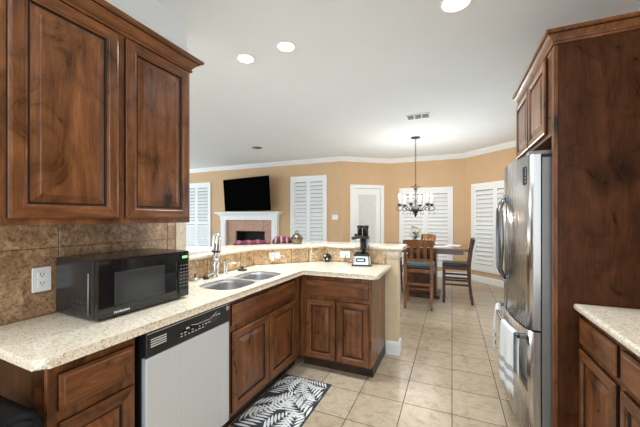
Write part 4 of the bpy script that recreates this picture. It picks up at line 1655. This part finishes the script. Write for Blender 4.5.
dn_ = fridge_door('door', YN + 0.002, YM - 0.003, 0.712, 1.775)
df_ = fridge_door('door', YM + 0.003, YFAR - 0.002, 0.712, 1.775)
dz_ = fridge_door('freezer_drawer', YN + 0.002, YFAR - 0.002, 0.065, 0.700)
for (dd, sg) in ((dn_, -1), (df_, 1)):
    bm = NB()
    pts = []
    for k in range(17):
        t = k / 16
        y = YM + sg * (0.028 + 0.075 * math.sin(PI * t))
        pts.append((fx(y) - 0.010 - 0.036 * min(1.0, 3.0 * math.sin(PI * t)), y, 0.94 + 0.60 * t))
    tube(bm, pts, 0.014, 10)
    for z in (0.945, 1.535):
        y = YM + sg * 0.029
        bx(bm, fx(y) - 0.03, fx(y) + 0.004, y - 0.012, y + 0.012, z - 0.022, z + 0.022, 0.005)
    obj('handle', bm, M['handle'], dd)
bm = NB()
pts = [(fx(y) - 0.045, y, 0.655) for y in [2.225 + (3.02 - 2.225) * k / 12 for k in range(13)]]
tube(bm, pts, 0.012, 10)
for y in (2.24, 3.0):
    bx(bm, fx(y) - 0.055, fx(y) + 0.004, y - 0.014, y + 0.014, 0.64, 0.67, 0.005)
obj('handle', bm, M['handle'], dz_)
for y in (YN + 0.06, YFAR - 0.06):
    boxpart('hinge_cover', M['fridge_side'], fr, 0.43, 0.56, y - 0.04, y + 0.04, 1.7755, 1.80, 0.006)
boxpart('base_grille', M['black_matte'], fr, 0.50, 0.62, YN + 0.01, YFAR - 0.01, 0.0, 0.06)
bm = NB()       # dark sticker with pale marks near the top of the near door
ya, yb = 2.235, 2.285
mt = None
vs = [bm.verts.new((fx(y) - 0.0012, y, z)) for (y, z) in ((ya, 1.60), (yb, 1.60), (yb, 1.71), (ya, 1.71))]
vb = [bm.verts.new((fx(y) + 0.001, y, z)) for (y, z) in ((ya, 1.60), (yb, 1.60), (yb, 1.71), (ya, 1.71))]
bm.faces.new(vs)
for k in range(4):
    j = (k + 1) % 4
    bm.faces.new((vs[k], vb[k], vb[j], vs[j]))
stc = obj('sticker', bm, M['black_matte'], dn_)
bm = NB()
for (z0, z1, q0, q1) in ((1.69, 1.70, 0.2, 0.8), (1.672, 1.683, 0.2, 0.5), (1.655, 1.666, 0.2, 0.8), (1.635, 1.645, 0.3, 0.8), (1.61, 1.625, 0.2, 0.6)):
    a, b = ya + (yb - ya) * q0, ya + (yb - ya) * q1
    bx(bm, fx(a) - 0.0022, fx(a) - 0.0004, a, b, z0, z1)
obj('sticker_print', bm, M['mark'], stc)


# towels over the freezer handle
def towel(name, label, y0, y1, zbot_f, zbot_b, seed):
    rn = random.Random(seed)
    bm = NB()
    nu, zbar = 14, 0.655
    path = []
    R_ = 0.0155
    for k in range(12):
        t = k / 11
        path.append((-1, zbot_f + (zbar - zbot_f) * t))
    arc = [PI * k / 6 for k in range(1, 6)]
    nb = 10
    ph = [rn.uniform(0, 6) for _ in range(3)]
    rows = []
    for i in range(nu + 1):
        u = i / nu
        y = y0 + (y1 - y0) * u
        xb = fx(y) - 0.045
        col = []
        for (s, z) in path:
            dn = (zbar - z)
            wob = 0.010 * min(1, dn / 0.15) * (math.sin(u * 11 + ph[0]) + 0.5 * math.sin(u * 23 + ph[1]))
            col.append((xb - R_ - 0.004 * min(1, dn / 0.1) + wob * 0.6, y + 0.01 * (u - 0.5) * dn / 0.2, z - 0.008 * math.sin(u * 3 + ph[2]) * dn / 0.4))
        for t in arc:
            col.append((xb - R_ * math.cos(t), y, zbar + R_ * math.sin(t)))
        for k in range(nb + 1):
            z = zbar - (zbar - zbot_b) * k / nb
            col.append((xb + R_ + 0.003 * math.sin(u * 9 + ph[1]) * min(1, k / 4), y, z))
        rows.append([bm.verts.new(c) for c in col])
    for a, b in zip(rows, rows[1:]):
        for k in range(len(a) - 1):
            f = bm.faces.new((a[k], b[k], b[k + 1], a[k + 1]))
            f.smooth = True
            if k in (2, 4):
                f.material_index = 1
    o = obj(name, bm, [M['towel'], M['towel_grey']])
    s = o.modifiers.new('thick', 'SOLIDIFY')
    s.thickness = 0.005
    s.offset = 0
    return tag(o, label, 'towel')


towel('dish_towel', 'white dish towel with grey stripes on the near end of the freezer handle', 2.262, 2.50, 0.25, 0.38, 1)
towel('dish_towel', 'white dish towel on the far end of the freezer handle', 2.76, 2.97, 0.34, 0.42, 2)

# ------------------------------------------------------------------ rug with fern leaves
rg = NB()
RX, RY = 0.445, 0.735
bx(rg, 0, RX, 0, RY, 0.0, 0.006, 0.002, 1)
rn = random.Random(21)
zf = 0.0068


def clipin(p):
    return Vector((min(max(p.x, 0.012), RX - 0.012), min(max(p.y, 0.012), RY - 0.012)))


def fern(x, y, ang, L, pairs=8, wid=0.56):
    d = Vector((math.cos(ang), math.sin(ang)))
    nrm_ = Vector((-d.y, d.x))
    base = Vector((x, y))
    for k in range(pairs):
        t = (k + 0.6) / pairs
        p = base + d * L * t + nrm_ * 0.02 * math.sin(t * 2)
        ll = L * wid * (1 - abs(t - 0.4) ** 1.5) * (1 - 0.45 * t)
        for s in (-1, 1):
            dirv = (d * 0.75 + nrm_ * s * 0.8).normalized()
            nn = Vector((-dirv.y, dirv.x))
            w_ = L * 0.045
            pts = [p, p + dirv * ll * 0.35 + nn * w_, p + dirv * ll * 0.75 + nn * w_ * 0.8, p + dirv * ll, p + dirv * ll * 0.75 - nn * w_ * 0.45, p + dirv * ll * 0.35 - nn * w_ * 0.5]
            if p.x < -0.0 or p.x > RX - 0.01 or p.y < 0.01 or p.y > RY - 0.01:
                continue
            q = [clipin(v) for v in pts]
            ok = []
            for v in q:
                if not ok or (v - ok[-1]).length > 0.0015:
                    ok.append(v)
            if len(ok) >= 3:
                try:
                    f = rg.faces.new([rg.verts.new((v.x, v.y, zf + 0.00005 * k)) for v in ok])
                    f.material_index = 1
                except ValueError:
                    pass


for (x, y, a, L) in ((0.00, 0.00, 0.95, 0.30), (0.24, -0.02, 1.25, 0.27), (0.43, 0.02, 1.75, 0.27), (0.00, 0.22, 0.55, 0.28), (0.45, 0.26, 2.45, 0.30), (0.16, 0.24, 1.2, 0.27),
                     (0.00, 0.42, 1.0, 0.26), (0.45, 0.46, 2.3, 0.26), (0.20, 0.47, 1.5, 0.25), (0.02, 0.62, 0.4, 0.22), (0.44, 0.66, 2.9, 0.2), (0.34, 0.33, 1.4, 0.2), (0.10, 0.12, 2.0, 0.12)):
    fern(x, y, a, L)
o = obj('kitchen_rug', rg, [M['rug_dark'], M['rug_light']], normals=False)
o.location = (-1.362, 1.625, 0.0)
tag(o, 'charcoal kitchen rug with white fern leaves below the sink cabinet', 'rug')

# ------------------------------------------------------------------ bin at the left end of the worktop
bn = thing('trash_can', 'dark trash can with a black bag at the lower left corner', 'trash can', (-1.40, 0.385, 0))
bm = NB()
for (z, s, r_) in ():
    pass
v0, v1 = rrect(0, 0, 0.26, 0.24, 0.04), rrect(0, 0, 0.34, 0.32, 0.05)
a = [bm.verts.new((p[0], p[1], 0.0)) for p in v0]
b = [bm.verts.new((p[0], p[1], 0.70)) for p in v1]
for k in range(len(a)):
    j = (k + 1) % len(a)
    bm.faces.new((a[k], a[j], b[j], b[k]))
bm.faces.new(list(reversed(a)))
obj('bin_body', bm, M['bin'], bn)
bm = NB()
prev = None
for (z, gx, gr) in ((0.62, 0.012, 0.05), (0.705, 0.018, 0.05), (0.735, 0.010, 0.05), (0.745, -0.02, 0.04), (0.73, -0.05, 0.03), (0.62, -0.07, 0.03)):
    pts = rrect(0, 0, 0.34 + 2 * gx, 0.32 + 2 * gx, gr)
    ring = [bm.verts.new((p[0] + 0.004 * math.sin(i * 2.3), p[1] + 0.004 * math.cos(i * 1.7), z + 0.010 * math.sin(i * 1.3))) for i, p in enumerate(pts)]
    if prev:
        for k in range(len(ring)):
            j = (k + 1) % len(ring)
            bm.faces.new((prev[k], prev[j], ring[j], ring[k]))
    prev = ring
bm.faces.new(prev)
obj('bag', bm, M['bag'], bn, smooth=True)
